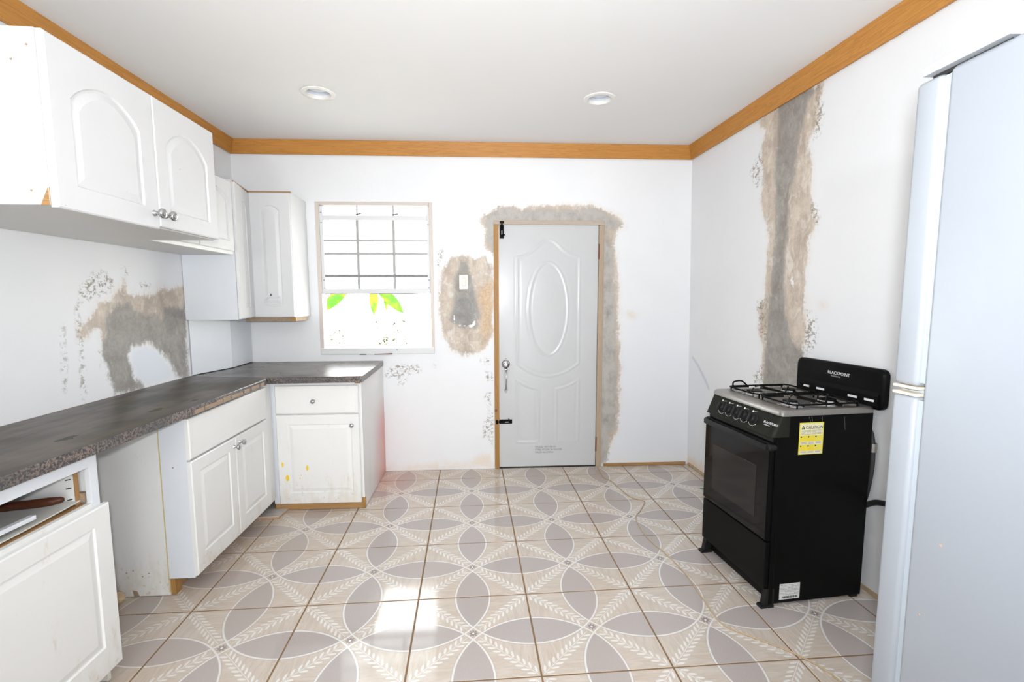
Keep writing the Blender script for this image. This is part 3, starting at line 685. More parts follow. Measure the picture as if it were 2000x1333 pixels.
for y0, y1, z0, kx in ((ya+.003, -1.873, 1.653, -1.902), (-1.869, yb-.003, 1.664, -1.838)):
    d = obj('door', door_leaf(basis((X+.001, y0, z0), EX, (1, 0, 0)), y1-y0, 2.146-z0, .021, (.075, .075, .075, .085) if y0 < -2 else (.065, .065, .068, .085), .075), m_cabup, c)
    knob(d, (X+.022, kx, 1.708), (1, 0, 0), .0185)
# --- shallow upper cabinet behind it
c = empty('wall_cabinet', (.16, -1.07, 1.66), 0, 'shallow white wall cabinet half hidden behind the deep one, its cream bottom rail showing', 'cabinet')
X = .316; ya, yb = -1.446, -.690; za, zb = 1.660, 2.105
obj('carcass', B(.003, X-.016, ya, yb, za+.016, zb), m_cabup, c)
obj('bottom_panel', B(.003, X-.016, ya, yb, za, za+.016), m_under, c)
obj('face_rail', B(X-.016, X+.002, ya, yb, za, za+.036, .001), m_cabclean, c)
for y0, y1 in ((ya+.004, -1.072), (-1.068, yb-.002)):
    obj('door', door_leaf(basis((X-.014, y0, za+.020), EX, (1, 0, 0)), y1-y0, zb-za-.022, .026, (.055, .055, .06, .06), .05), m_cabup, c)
# --- tall corner cabinet
c = empty('corner_wall_cabinet', (.2, -.3, 1.256), 0, 'tall white L-shaped corner wall cabinet beside the window, raw wood strip under it', 'cabinet')
zb, zt = 1.256, 2.118
foot = [(.003, -.686), (.322, -.686), (.240, -.306), (.533, -.306), (.533, -.003), (.003, -.003)]
bm = bmesh.new(); prism(bm, [(x, y, zb) for x, y in foot], [(x, y, zt) for x, y in foot]); obj('carcass', bm, m_cabup, c)
obj('side_panel', B(.003, .322, -.692, -.6862, zb, 1.659), m_panelblue, c, label='pale blue-white side panel facing the room')
u = (Vector((.240, -.306, 0))-Vector((.322, -.686, 0))); L = u.length; u.normalize(); nn = Vector((u.y, -u.x, 0))
obj('door', door_leaf(basis(Vector((.322, -.686, zb+.004))+nn*.001+u*.004, u, nn), L-.022, zt-zb-.010, .018, (.11, .11, .07, .09), .03), m_cabup, c)
d = obj('door', door_leaf(basis((.255, -.307, zb+.003), EY, (0, -1, 0)), .276, zt-zb-.004, .018, (.075, .072, .085, .085), .035), m_cabup, c)
obj('keyhole', tube(bmesh.new(), [(.377, -.3255, 1.408), (.377, -.3258, 1.424)], .0035, 6), m_dark, d)
pts = [(.333, -.327, 1.372), (.343, -.327, 1.388), (.375, -.327, 1.398), (.400, -.327, 1.393), (.435, -.327, 1.403), (.441, -.327, 1.385), (.438, -.327, 1.345), (.425, -.327, 1.335), (.385, -.327, 1.338), (.352, -.327, 1.348), (.345, -.327, 1.362)]
obj('paint_drip', tube(bmesh.new(), smooth_path(pts, 4), .0028, 6), m_cabup, d)
obj('raw_strip', B(.18, .528, -.296, -.05, 1.226, 1.2555, .002), m_chip, c, label='torn brown chipboard strip under the cabinet')
obj('strip_end', B(.49, .531, -.298, -.27, 1.227, 1.255, .002), m_raw, c, label='orange raw wood end of the strip')
obj('top_strip', B(.25, .54, -.318, -.30, 2.118, 2.128, .001), m_raw, c, label='thin bare wood edge along the top')
obj('top_strip', prism(bmesh.new(), [(.332, -.69, 2.105), (.34, -.69, 2.105), (.34, -.69, 2.112), (.332, -.69, 2.112)], [(.250, -.31, 2.118), (.258, -.31, 2.118), (.258, -.31, 2.126), (.25, -.31, 2.126)]), m_raw, c)
# boxed-out corner between counter and cabinet: two loose sheets
o = obj('splashback_panel', prism(bmesh.new(), [(.006, -.668, .903), (.089, -.332, .903), (.080, -.330, .903), (.004, -.650, .903)], [(.006, -.668, 1.254), (.089, -.332, 1.254), (.080, -.330, 1.254), (.004, -.650, 1.254)]), m_panelblue)
tag(o, 'blue-grey sheet set across the counter corner, the wider of two, next to the cement patch', 'panel')
o = obj('splashback_panel', prism(bmesh.new(), [(.090, -.331, .903), (.078, -.004, .903), (.070, -.004, .903), (.081, -.329, .903)], [(.090, -.331, 1.254), (.078, -.004, 1.254), (.070, -.004, 1.254), (.081, -.329, 1.254)]), m_panelblue)
tag(o, 'narrow pale sheet in the counter corner, against the window wall', 'panel')
# --- base cabinet with two doors (left run)
c = empty('base_cabinet', (.25, -1.2, 0), 0, 'white two-door base cabinet with one wide drawer front, under the left counter', 'cabinet')
X = .507; ya, yb = -1.615, -.718
obj('side_panel', B(.004, .390, ya, ya+.016, .003, .8585, .001), m_cab, c)
obj('side_panel', B(.3905, X, ya-.002, ya+.016, .086, .8585, .001), m_panelblue, c, label='cleaner strip of side panel beside the face frame')
obj('seam_stain', B(.3865, .3915, ya-.0025, ya+.002, .02, .852), plain('rust_seam', (.60, .48, .24), .7, 0, .4, 30), c)
obj('carcass', B(.004, X-.02, ya+.0165, yb, .086, .8585), m_cab, c)
obj('face_frame', B(X-.02, X, ya+.0165, yb, .086, .8585, .001), m_cab, c)
obj('toe_kick', B(.375, .3895, ya+.003, yb, .002, .086), m_rawy, c)
obj('toe_post', B(.391, .412, ya+.004, ya+.05, .002, .0855, .002), m_rawz, c)
bm = bmesh.new()
for p in ((.20, .12), (.23, .13), (.27, .10), (.445, .62), (.13, .3), (.30, .115)): tack(bm, (p[0], ya-.0025 if p[0] > .39 else ya-.0005, p[1]), (0, -1, 0))
obj('specks', bm, m_chip, c, kind='stuff')
obj('broken_edge', prism(bmesh.new(), [(.225, ya-.001, .003), (.25, ya-.001, .003), (.24, ya-.001, .03), (.22, ya-.001, .033)], [(.225, ya+.004, .003), (.25, ya+.004, .003), (.24, ya+.004, .03), (.22, ya+.004, .033)]), m_chip, c)
obj('drawer_front', door_leaf(basis((X+.001, ya-.006, .655), EX, (1, 0, 0)), .792, .190, .020, (.02, .02, .02, .02), 0, .0005), m_cab, c)
for y0, y1, kz, ky in ((ya-.006, -1.224, .598, -1.240), (-1.220, -.829, .606, -1.178)):
    d = obj('door', door_leaf(basis((X+.001, y0, .100), EX, (1, 0, 0)), y1-y0, .545, .020, (.062, .062, .085, .060)), m_cabclean, c)
    knob(d, (X+.021, ky, kz), (1, 0, 0))
# --- base cabinet under the window
c = empty('base_cabinet', (.78, -.35, 0), 0, 'white one-drawer base cabinet below the window with yellow paint dabs', 'cabinet')
obj('carcass', B(.512, 1.060, -.682, -.004, .046, .858), m_cab, c)
obj('side_panel', B(1.0605, 1.074, -.700, -.004, .003, .858, .001), m_redside, c, label='side panel sprayed reddish low at the back')
obj('face_frame', B(.512, 1.060, -.700, -.6825, .046, .858, .001), m_cab, c)
obj('filler_strip', B(.4915, .530, -.704, -.684, .046, .858, .001), m_panelblue, c)
obj('plinth', B(.495, 1.0595, -.702, -.67, .003, .0455, .002), m_raw, c, label='bare wood plinth')
obj('corner_wood', B(1.055, 1.078, -.704, -.685, .003, .075, .002), m_rawz, c, label='broken bare wood corner post')
d = obj('drawer_front', door_leaf(basis((.532, -.701, .650), EY, (0, -1, 0)), .524, .182, .019, (.016, .016, .016, .016), 0, .0005), m_cab, c)
knob(d, (.776, -.7205, .733), (0, -1, 0), .0145)
d = obj('door', door_leaf(basis((.530, -.701, .048), EY, (0, -1, 0)), .526, .594, .019, (.072, .048, .075, .062)), m_cab, c)
knob(d, (1.014, -.7205, .572), (0, -1, 0), .0145)
for k, (px, pz, a, b) in enumerate(((.560, .315, .008, .018), (.587, .225, .013, .024), (.716, .290, .008, .020), (.675, .243, .003, .005), (.667, .222, .003, .006))):
    obj('paint_dab', lathe(bmesh.new(), [(0, .0018), (.7, .0012), (1, 0)], Matrix.Translation((px, -.7195, pz)) @ Matrix.Rotation(math.pi/2, 4, 'X') @ Matrix.Diagonal((a, b, 1, 1)), 10), m_gold, d, label='dab of yellow paint')
obj('chipped_lip', B(1.035, 1.072, -.712, -.70, .842, .857, .002), m_raw, c)
# --- base cabinet nearest the camera, drawer front missing
c = empty('base_cabinet', (.25, -2.5, 0), 0, 'white base cabinet nearest the camera with an open drawer bay above its door', 'cabinet')
X = .507; ya, yb = -2.92, -2.118
obj('side_panel', B(.004, X-.018, yb-.016, yb, .003, .860), m_cab, c)
obj('side_panel', B(.004, X-.018, ya, ya+.016, .003, .860), m_cab, c)
obj('back_panel', B(.004, .012, ya+.016, yb-.016, .003, .860), m_dark, c)
obj('shelf_panel', B(.012, X-.018, ya+.016, yb-.016, .58, .596), m_cab, c)
obj('top_rail', B(X-.018, X, ya, yb-.034, .812, .8600, .001), m_panelblue, c)
obj('face_stile', B(X-.018, X, yb-.034, yb, .086, .8600, .001), m_panelblue, c)
obj('face_stile', B(X-.018, X, ya, ya+.034, .086, .8600, .001), m_panelblue, c)
obj('mid_rail', B(X-.018, X, ya+.034, yb-.034, .655, .685, .001), m_cab, c)
obj('rail_back', B(X-.060, X-.0185, ya+.034, yb-.034, .655, .684, .001), m_rawy, c)
obj('toe_kick', B(.39, .40, ya, yb, .003, .086), m_rawy, c)
d = obj('door', door_leaf(basis((X+.001, ya+.016, .066), EX, (1, 0, 0)), yb+.012-(ya+.016), .603, .021, (.07, .072, .10, .062)), m_cabclean, c)
# open drawer box: sides, sagging bottom
dr = obj('drawer_box', B(.05, .470, yb-.056, yb-.042, .688, .800, .001), m_cab, c)
obj('raw_edge', B(.4705, .474, yb-.057, yb-.041, .686, .800), m_raw, dr)
obj('runner', B(.06, .486, yb-.041, yb-.020, .690, .722, .001), m_chip, dr)
bm = bmesh.new()
NB = 10
sag = [(-2.165-(.70*i/NB), .698-.012*math.sin(math.pi*i/NB)+.012*i/NB) for i in range(NB+1)]
for i in range(NB):
    (y0, z0), (y1, z1) = sag[i], sag[i+1]
    prism(bm, [(.06, y0, z0), (.480, y0, z0), (.480, y0, z0+.004), (.06, y0, z0+.004)], [(.06, y1, z1), (.480, y1, z1), (.480, y1, z1+.004), (.06, y1, z1+.004)])
bmesh.ops.remove_doubles(bm, verts=bm.verts[:], dist=1e-5)
obj('drawer_bottom', bm, cab_paint('drawer_bottom_paint', (.62, .61, .57), .6, (.35, .28, .2)), dr)
bm = bmesh.new()
for z in (.705, .745, .775): tube(bm, [(.445, yb-.0568, z), (.462, yb-.0568, z+.004)], .0018, 5)
obj('staples', bm, m_dark, dr, kind='stuff')
# machete-like knife lying in the drawer
kn = empty('knife', (.38, -2.26, .71), 0, 'big knife with a worn brown wooden handle lying in the open drawer', 'knife')
hp = smooth_path([(.290, -2.262, .7175), (.330, -2.248, .7195), (.380, -2.236, .720), (.430, -2.222, .7215), (.462, -2.205, .722)], 5)
obj('handle', tube(bmesh.new(), hp, [.0125]*4+[.0145]*12+[.013, .012, .011, .009, .005], 10), m_knifewood, kn, smooth=50)
obj('guard', lathe(bmesh.new(), [(0, .012), (.017, .008), (.017, -.008), (0, -.012)], axisM((.288, -2.263, .7205), (1, .35, 0)), 10), m_knifewood, kn)
obj('blade', prism(bmesh.new(), [(.285, -2.245, .712), (.285, -2.283, .706), (.285, -2.283, .709), (.285, -2.245, .716)], [(.13, -2.36, .712), (.12, -2.41, .708), (.12, -2.41, .711), (.13, -2.36, .716)]), plain('dark_blade', (.05, .045, .04), .35, .8), kn)
o = obj('wood_batten', box(bmesh.new(), -.010, .010, -.19, .19, 0, .014, .002, M=Matrix.Translation((.462, -2.515, .711)) @ Matrix.Rotation(-.03, 4, 'Z') @ Matrix.Rotation(-.01, 4, 'X')), m_panelblue)
tag(o, 'white painted wooden batten lying in the front of the open drawer', 'batten')
# ------------------------------------------------------------ counters
def slab(name, poly, z0, z1, mtop, label, nose=()):
    bm = bmesh.new(); prism(bm, [(x, y, z0) for x, y in poly], [(x, y, z1) for x, y in poly])
    es = [e for e in bm.edges if all(abs(v.co.z-z1) < 1e-5 for v in e.verts) and any(all(abs(v.co[a]-p) < .03 for v in e.verts) for a, p in nose)]
    if es: bmesh.ops.bevel(bm, geom=es, offset=.012, segments=4, profile=.5, affect='EDGES')
    bmesh.ops.recalc_face_normals(bm, faces=bm.faces[:])
    for f in bm.faces:
        f.material_index = 1 if (f.normal.z < .9 and f.calc_center_median().z > z0+.001) else 0
    return obj(name, bm, [mtop, m_edge], worktop, smooth=35, label=label)
worktop = empty('countertop', (.3, -.7, .86), 0, 'dark stone-look laminate countertop, L-shaped over the base cabinets, with a torn front edge', 'countertop')
cl = slab('worktop_slab', [(.004, -2.92), (.520, -2.92), (.545, -2.1), (.548, -1.5), (.535, -.83), (.515, -.786), (.004, -.690)], .861, .900, m_cty, 'long slab along the left wall with a chipped front edge', [(0, .530)])
cb = slab('worktop_slab', [(.004, -.689), (.530, -.7895), (1.100, -.768), (1.078, -.004), (.004, -.004)], .8595, .8985, m_ctx, 'short slab under the window', [(1, -.78)])
bm = bmesh.new()
random.seed(3)
prev = None
ye = -1.60; 
while ye < -.85:
    w = random.uniform(.05, .14); hgt = random.uniform(.012, .024)
    xx = .5495 if ye < -1.45 else .5495-.0145*(ye+1.45)/.6
    y2 = min(ye+w, -.845); xb = .5495 if y2 < -1.45 else .5495-.0145*(y2+1.45)/.6
    prism(bm, [(xx-.002, ye, .863), (xx+.0012, ye, .863), (xx+.0012, ye, .863+hgt*.7), (xx-.002, ye, .863+hgt)],
          [(xb-.002, y2, .863), (xb+.0012, y2, .863), (xb+.0012, y2, .863+hgt), (xb-.002, y2, .863+hgt*.8)]); ye = y2+random.uniform(0, .03)
obj('torn_edge', bm, m_chip, cl, kind='stuff', label='bare chipboard where the edge strip is torn off')
for q, (x, y, r) in enumerate(((.42, -1.66, .05), (.47, -1.46, .03), (.40, -2.1, .05))):
    bm = bmesh.new(); random.seed(q); n = 12
    ring = [(x+r*.45*random.uniform(.5, 1)*math.cos(2*math.pi*i/n), y+r*random.uniform(.6, 1.1)*math.sin(2*math.pi*i/n)) for i in range(n)]
    prism(bm, [(a, b, .8999) for a, b in ring], [(a, b, .9004) for a, b in ring])
    obj('moss_stain', bm, plain('green_stain_%d' % q, (.075, .07, .03) if q != 2 else (.05, .05, .048), .6, 0, .4, 60), cl)
# ------------------------------------------------------------ gas stove
TH = math.radians(5.8)
st = empty('gas_stove', (3.124, -1.870, 0), TH, 'black free-standing gas stove with a steel cooktop and yellow caution sticker', 'stove')
W = .512
def S(name, bm, m, parent=None, label=None, smooth=None):
    return obj(name, bm, m, parent or st, label, smooth, local=True)
S('body', B(.024, .478, .004, W-.004, .014, .872, .002), m_black)
S('front_frame', B(.0, .0235, 0, .02, .014, .78, .002), m_black)
S('front_frame', B(.0, .0235, W-.02, W, .014, .78, .002), m_black)
S('oven_door', B(-.022, .0, .004, W-.004, .312, .755, .005), m_black)
gdoor = S('door_glass', B(-.0245, -.0215, .010, W-.010, .318, .735, .001), m_glassblk)
S('oven_window', B(-.0255, -.0242, .085, W-.085, .39, .63, .0005), plain('smoked_window', (.012, .011, .010), .10, 0, 0, 20, .3), gdoor)
S('vent_gap', B(.0, .012, .02, W-.02, .756, .781), m_dark)
S('drawer_front', B(-.020, .0, .004, W-.004, .085, .304, .004), m_black)
bm = bmesh.new()   # bowed handle bar
hp = [(-.030-.026*math.sin(math.pi*i/16)**.6, .012+(W-.024)*i/16, .737+.012*math.sin(math.pi*i/16)) for i in range(17)]
for a, b in zip(hp, hp[1:]):
    prism(bm, [(a[0]-.010, a[1], a[2]-.012), (a[0]+.010, a[1], a[2]-.012), (a[0]+.010, a[1], a[2]+.010), (a[0]-.006, a[1], a[2]+.012)],
          [(b[0]-.010, b[1], b[2]-.012), (b[0]+.010, b[1], b[2]-.012), (b[0]+.010, b[1], b[2]+.010), (b[0]-.006, b[1], b[2]+.012)])
bmesh.ops.remove_doubles(bm, verts=bm.verts[:], dist=1e-5)
hd = S('door_handle', bm, m_blackmat, None, None, 40)
for w in (.014, W-.014): S('handle_end', lathe(bmesh.new(), [(0, -.03), (.016, -.03), (.017, .0), (.014, .006), (0, .008)], axisM((-.026, w, .736), (-1, 0, 0)), 16), m_blackmat, hd, None, 50)
# sloped control panel with rounded ends
def pr(w, k=0):
    return [(-.028+k, w, .782), (-.024+k, w, .788), (.014+k*.5, w, .870), (.022, w, .8745), (.06, w, .8745), (.06, w, .782)]
bm = bmesh.new(); stations = [(-.001, .022), (.006, .008), (.016, .001), (.03, 0), (W-.03, 0), (W-.016, .001), (W-.006, .008), (W+.001, .022)]
for (a, ka), (b, kb) in zip(stations, stations[1:]): prism(bm, pr(a, ka), pr(b, kb))
bmesh.ops.remove_doubles(bm, verts=bm.verts[:], dist=1e-5)
bmesh.ops.delete(bm, geom=[f for f in bm.faces if all(abs(v.co.y-f.verts[0].co.y) < 1e-6 for v in f.verts) and .0 < f.verts[0].co.y < W-.0005], context='FACES')
cp_ = S('control_panel', bm, m_panelblk, None, None, 50)
pn = Vector((-.082, 0, .038)).normalized(); pu = Vector((0, -1, 0)); pv = pn.cross(pu)
if pv.z < 0: pv = -pv
PM = Matrix.Identity(4)
for i in range(3): PM[i][0], PM[i][1], PM[i][2] = pu[i], pv[i], pn[i]
def onpanel(w, z):   # point on the sloped face
    t = (z-.788)/(.870-.788); return Vector((-.024+.038*t, w, z))
for w in (.385, .327, .265, .208, .146):
    p = onpanel(w, .8285)
    k = S('control_knob', lathe(bmesh.new(), [(.026, 0), (.025, .004), (.022, .006), (.0205, .020), (.018, .023), (0, .0235)], axisM(p, pn), 24), m_blackmat, None, None, 40)
    M = PM.copy(); M.translation = p
    S('grip', box(bmesh.new(), -.006, .006, -.021, .021, .018, .034, .003, M=M), m_blackmat, k)
    bm = bmesh.new()
    for a in range(5):
        t0 = math.radians(215+a*24); q = M @ Vector((.032*math.cos(t0), .032*math.sin(t0), .0006)); q2 = M @ Vector((.032*math.cos(t0+.28), .032*math.sin(t0+.28), .0006))
        tube(bm, [q, q2], .0011, 4)
    tube(bm, [M @ Vector((-.02, .033, .0006)), M @ Vector((.004, .036, .0006))], .0009, 4)
    box(bm, -.030, -.022, .030, .038, 0, .0010, 0, M=M)
    tag(S('dial_marks', bm, m_printw, k), kind='stuff')
def logo(w, z, size, M0):
    M = M0.copy(); M.translation = Vector((0, 0, 0)); return M
M = PM.copy(); M.translation = onpanel(.082, .830)+pn*.0006
text('logo_lettering', 'BLACKPOINT', M, .0150, m_printw, cp_, small=[1, 2, 3, 4, 6, 7, 8, 9])
M = PM.copy(); M.translation = onpanel(.074, .822)+pn*.0006
text('logo_lettering', 'PROFESSIONAL', M, .0055, m_printw, cp_)
# cooktop: steel frame round a sunk basin
ct = bmesh.new(); c0, c1, w0, w1 = .014, .478, -.008, W+.006
def rr(a0, a1, b0, b1, r, z, n=5):
    out = []
    for cx, cyy, s0 in ((a1-r, b1-r, 0), (a0+r, b1-r, 90), (a0+r, b0+r, 180), (a1-r, b0+r, 270)):
        for i in range(n+1):
            t = math.radians(s0+90*i/n); out.append((cx+r*math.cos(t), cyy+r*math.sin(t), z))
    return out
lps = [rr(c0, c1, w0, w1, .022, .8752), rr(c0, c1, w0, w1, .022, .890), rr(c0+.008, c1-.008, w0+.008, w1-.008, .018, .900),
       rr(c0+.075, c1-.035, w0+.042, w1-.042, .03, .900), rr(c0+.084, c1-.043, w0+.050, w1-.050, .025, .8895), rr(c0+.2, c1-.15, w0+.2, w1-.2, .02, .8888)]
vv = [[ct.verts.new(p) for p in l] for l in lps]
for a, b in zip(vv, vv[1:]):
    for i in range(len(a)): ct.faces.new((a[i], a[(i+1) % len(a)], b[(i+1) % len(a)], b[i]))
ct.faces.new(vv[-1]); ct.faces.new(vv[0])
cook = S('cooktop', ct, m_steel, None, 'steel cooktop with a sunk basin', 40)
bm = bmesh.new(); l0 = [bm.verts.new(p) for p in rr(c0+.070, c1-.030, w0+.037, w1-.037, .032, .9006)]; l1 = [bm.verts.new(p) for p in rr(c0+.076, c1-.036, w0+.043, w1-.043, .03, .9006)]
for i in range(len(l0)): bm.faces.new((l0[i], l0[(i+1) % len(l0)], l1[(i+1) % len(l0)], l1[i]))
r = bmesh.ops.extrude_face_region(bm, geom=bm.faces[:]); bmesh.ops.translate(bm, vec=(0, 0, -.001), verts=[v for v in r['geom'] if isinstance(v, bmesh.types.BMVert)])
S('basin_edge', bm, m_blackmat, cook)
burn = [(.165, .135, .034), (.165, .385, .040), (.360, .135, .040), (.360, .385, .034)]
for bx, by, R_ in burn:
    T_ = Matrix.Translation((bx, by, .889))
    b = S('burner', lathe(bmesh.new(), [(R_*1.75, 0), (R_*1.6, .004), (R_*1.25, .005), (R_*1.15, .012), (R_, .014), (R_*.9, .020)], T_, 28), m_chrome, None, 'shiny burner ring', 45)
    S('burner_cap', lathe(bmesh.new(), [(R_*.9, .015), (R_*.92, .021), (R_*.85, .025), (0, .0262)], T_, 28), m_black, b, None, 45)
for side, by0 in ((0, .135), (1, .385)):
    bm = bmesh.new(); z = .922; a0, a1, b0, b1 = .090, .430, by0-.112, by0+.112
    fr = smooth_path(rr(a0, a1, b0, b1, .03, z-.006)+[rr(a0, a1, b0, b1, .03, z-.006)[0]], 1)
    tube(bm, fr, .0042, 6, False)
    for bx in (.165, .360):
        for k in range(4):
            t = math.radians(45+90*k); e = Vector((math.cos(t), math.sin(t), 0))
            p0 = Vector((bx, by0, z))+e*.026; ext = min(.112/abs(e.y), (bx-a0)/abs(e.x) if e.x < 0 else (a1-bx)/abs(e.x), .098/abs(e.x))
            p1 = Vector((bx, by0, z-.005))+e*ext*.98
            tube(bm, [p0+Vector((0, 0, .006)), p0+e*.02+Vector((0, 0, .004)), p1], .0042, 6)
    tube(bm, [(.262, b0, z-.006), (.262, b1, z-.006)], .0042, 6)
    for x_, y_ in ((a0+.02, b0), (a0+.02, b1), (a1-.02, b0), (a1-.02, b1)): tube(bm, [(x_, y_, z-.006), (x_, y_, .8895)], .004, 6)
    if side: tube(bm, smooth_path([(.12, b1, z-.006), (.115, b1-.012, .940), (.16, b1-.012, .944), (.20, b1, z-.004)], 3), .0042, 6)
    S('pan_grate', bm, m_black, None, 'black wire pan grate', 40)
# back guard
bm = bmesh.new(); g0, g1 = -.035, .482
def gp(d, z0, z1, r, y0=g0, y1=g1): return [(d, y, z) for (y, z, _) in [(p[0], p[1], 0) for p in rr(y0, y1, z0, z1, r, 0)]]
rings = [gp(.508, .885, 1.068, .03), gp(.488, .885, 1.068, .03), gp(.480, .892, 1.060, .026, g0+.008, g1-.008)]
vv = [[bm.verts.new(p) for p in l] for l in rings]
for a, b in zip(vv, vv[1:]):
    for i in range(len(a)): bm.faces.new((a[i], a[(i+1) % len(a)], b[(i+1) % len(a)], b[i]))
bm.faces.new(vv[0]); bm.faces.new(vv[-1])
bgd = S('back_guard', bm, m_black, None, 'black upright back guard with four vent slots', 40)
S('guard_ledge', prism(bmesh.new(), [(.4795, g0+.02, .965), (.4795, g0+.02, .90), (.470, g0+.02, .90), (.470, g0+.02, .945)], [(.4795, g1-.02, .965), (.4795, g1-.02, .90), (.470, g1-.02, .90), (.470, g1-.02, .945)]), m_black, bgd)
for wa, wb_ in ((.375, .412), (.277, .327), (.088, .137), (.0, .049)):
    S('vent_slot', B(.4688, .4702, wa, wb_, .921, .931, .0), m_printw, bgd)
GM = Matrix.Identity(4)
for i in range(3): GM[i][0], GM[i][1], GM[i][2] = (0, -1, 0)[i], (0, 0, 1)[i], (-1, 0, 0)[i]
GM.translation = Vector((.4792, .272, 1.010)); text('logo_lettering', 'BLACKPOINT', GM, .0215, m_printw, bgd, small=[1, 2, 3, 4, 6, 7, 8, 9])
GM.translation = Vector((.4792, .252, .998)); text('logo_lettering', 'PROFESSIONAL', GM, .0085, plain('dim_print', (.32, .34, .38), .5), bgd)
# feet
for d, w, s in ((.018, .014, 1), (.018, W-.014, 1), (.45, .02, 0), (.45, W-.02, 0)):
    if s: S('foot', prism(prism(bmesh.new(), [(-.034, w-.017, .0), (.03, w-.017, 0), (.03, w+.017, 0), (-.034, w+.017, 0)], [(-.030, w-.016, .012), (.03, w-.016, .012), (.03, w+.016, .012), (-.030, w+.016, .012)]),
        [(-.018, w-.014, .0125), (.03, w-.014, .0125), (.03, w+.014, .0125), (-.018, w+.014, .0125)], [(-.004, w-.014, .088), (.03, w-.014, .088), (.03, w+.014, .088), (-.004, w+.014, .088)]), m_blackmat)
    else: S('foot', B(d-.02, d+.02, w-.012, w+.012, 0, .0135, .003), m_blackmat)
# stickers on the near side (plane w = .004)
SM = Matrix.Identity(4)
for i in range(3): SM[i][0], SM[i][1], SM[i][2] = (1, 0, 0)[i], (0, 0, 1)[i], (0, -1, 0)[i]
def plate(x0, x1, z0, z1, off, m, name, parent): return S(name, B(x0, x1, .004-off-.0004, .004-off+.0002, z0, z1), m, parent)
cs = plate(.111, .230, .699, .842, .0006, m_yellow, 'caution_sticker', st)
plate(.117, .224, .785, .836, .0010, m_cream, 'header_panel', cs)
def onside(x, z, off=.0016):
    M = SM.copy(); M.translation = Vector((x, .004-off, z)); return M
text('caution_lettering', 'CAUTION', onside(.141, .8135), .0188, m_print, cs)
S('warning_triangle', prism(bmesh.new(), [(.120, .0028, .812), (.138, .0028, .812), (.129, .0028, .829)], [(.120, .0024, .812), (.138, .0024, .812), (.129, .0024, .829)]), m_print, cs)
S('warning_mark', B(.1283, .1297, .0019, .0024, .8155, .823), m_yellow, cs)
bm = bmesh.new()
for z in (.806, .801, .795, .790):
    for a, b in ((.121, .142), (.144, .168), (.170, .196), (.198, .219)): box(bm, a, b, .0022, .0027, z-.0011, z+.0011)
tag(S('small_print', bm, plain('print_grey', (.36, .33, .22), .6), cs), kind='stuff')
for r_ in range(2):
    for q in range(3):
        xa = .117+q*.0360; z1_ = .782-r_*.041
        cell = plate(xa, xa+.0345, z1_-.039, z1_, .0010, plain('cell_yellow', (.82, .66, .05), .5) if q < 2 else m_yellow, 'pictogram_cell', cs)
bm = bmesh.new(); bk_ = bmesh.new()
for r_ in range(2):
    for q in range(3):
        xa = .117+q*.0360; z1_ = .782-r_*.041
        box(bm, xa+.001, xa+.0335, .0020, .0027, z1_-.038, z1_-.026)
        box(bk_, xa+.001, xa+.007, .0020, .0027, z1_-.007, z1_-.001)
        for z in (z1_-.029, z1_-.033): box(bk_, xa+.004, xa+.030, .0016, .0021, z-.0005, z+.0005)
tag(S('caption_strips', bm, m_paper, cs), kind='stuff'); tag(S('cell_numbers', bk_, m_print, cs), kind='stuff')
rl = plate(.058, .160, .030, .104, .0006, m_paper, 'rating_label', st)
bm = bmesh.new(); random.seed(11)
for z in [.097]+[.090-.0062*i for i in range(7)]:
    x_ = .064
    while x_ < .152:
        w_ = random.uniform(.006, .02)
        if random.random() < .72: box(bm, x_, min(x_+w_, .155), .0022, .0031, z-.0011, z+.0011)
        x_ += w_+.003
tag(S('small_print', bm, plain('print_dim', (.40, .40, .40), .6), rl), kind='stuff')
bm = bmesh.new(); x_ = .072
while x_ < .148:
    w_ = random.choice((.0012, .002, .003)); box(bm, x_, x_+w_, .0022, .0031, .035, .045); x_ += w_+random.choice((.0014, .0024))
tag(S('barcode', bm, m_print, rl), kind='stuff')
bm = bmesh.new()
for (x_, z_, x2, z2) in ((.155, .868, .168, .835), (.168, .868, .174, .845), (.33, .862, .338, .80), (.22, .865, .222, .84)): tube(bm, [(x_, .0038, z_), (x2, .0038, z2)], .0007, 4)
tag(S('scratches', bm, plain('scratch_grey', (.14, .14, .14), .5), None), kind='stuff')
# gas hose, a part of the stove (world coordinates turned into the stove's own)
SI = (Matrix.Translation(st.location) @ Matrix.Rotation(TH, 4, 'Z')).inverted()
def loc(pts): return [SI @ Vector(p) for p in pts]
hz = S('gas_hose', tube(bmesh.new(), loc(smooth_path([(3.604, -1.72, .80), (3.612, -1.775, .792), (3.615, -1.802, .745), (3.616, -1.81, .62), (3.616, -1.79, .48), (3.613, -1.765, .418), (3.608, -1.72, .40)], 6)), .0105, 10), m_rubber, None, 'black rubber gas hose behind the stove', 60)
S('hose_branch', tube(bmesh.new(), loc(smooth_path([(3.612, -1.745, .405), (3.612, -1.79, .43), (3.605, -1.87, .478), (3.590, -1.99, .50), (3.585, -2.15, .47), (3.58, -2.4, .3)], 6)), .0125, 10), m_rubber, hz, None, 60)
S('hose_fitting', lathe(bmesh.new(), [(.013, -.02), (.016, -.02), (.016, .02), (.013, .02)], SI @ axisM((3.6155, -1.809, .71), (0, 0, 1)), 10), m_steel, hz)
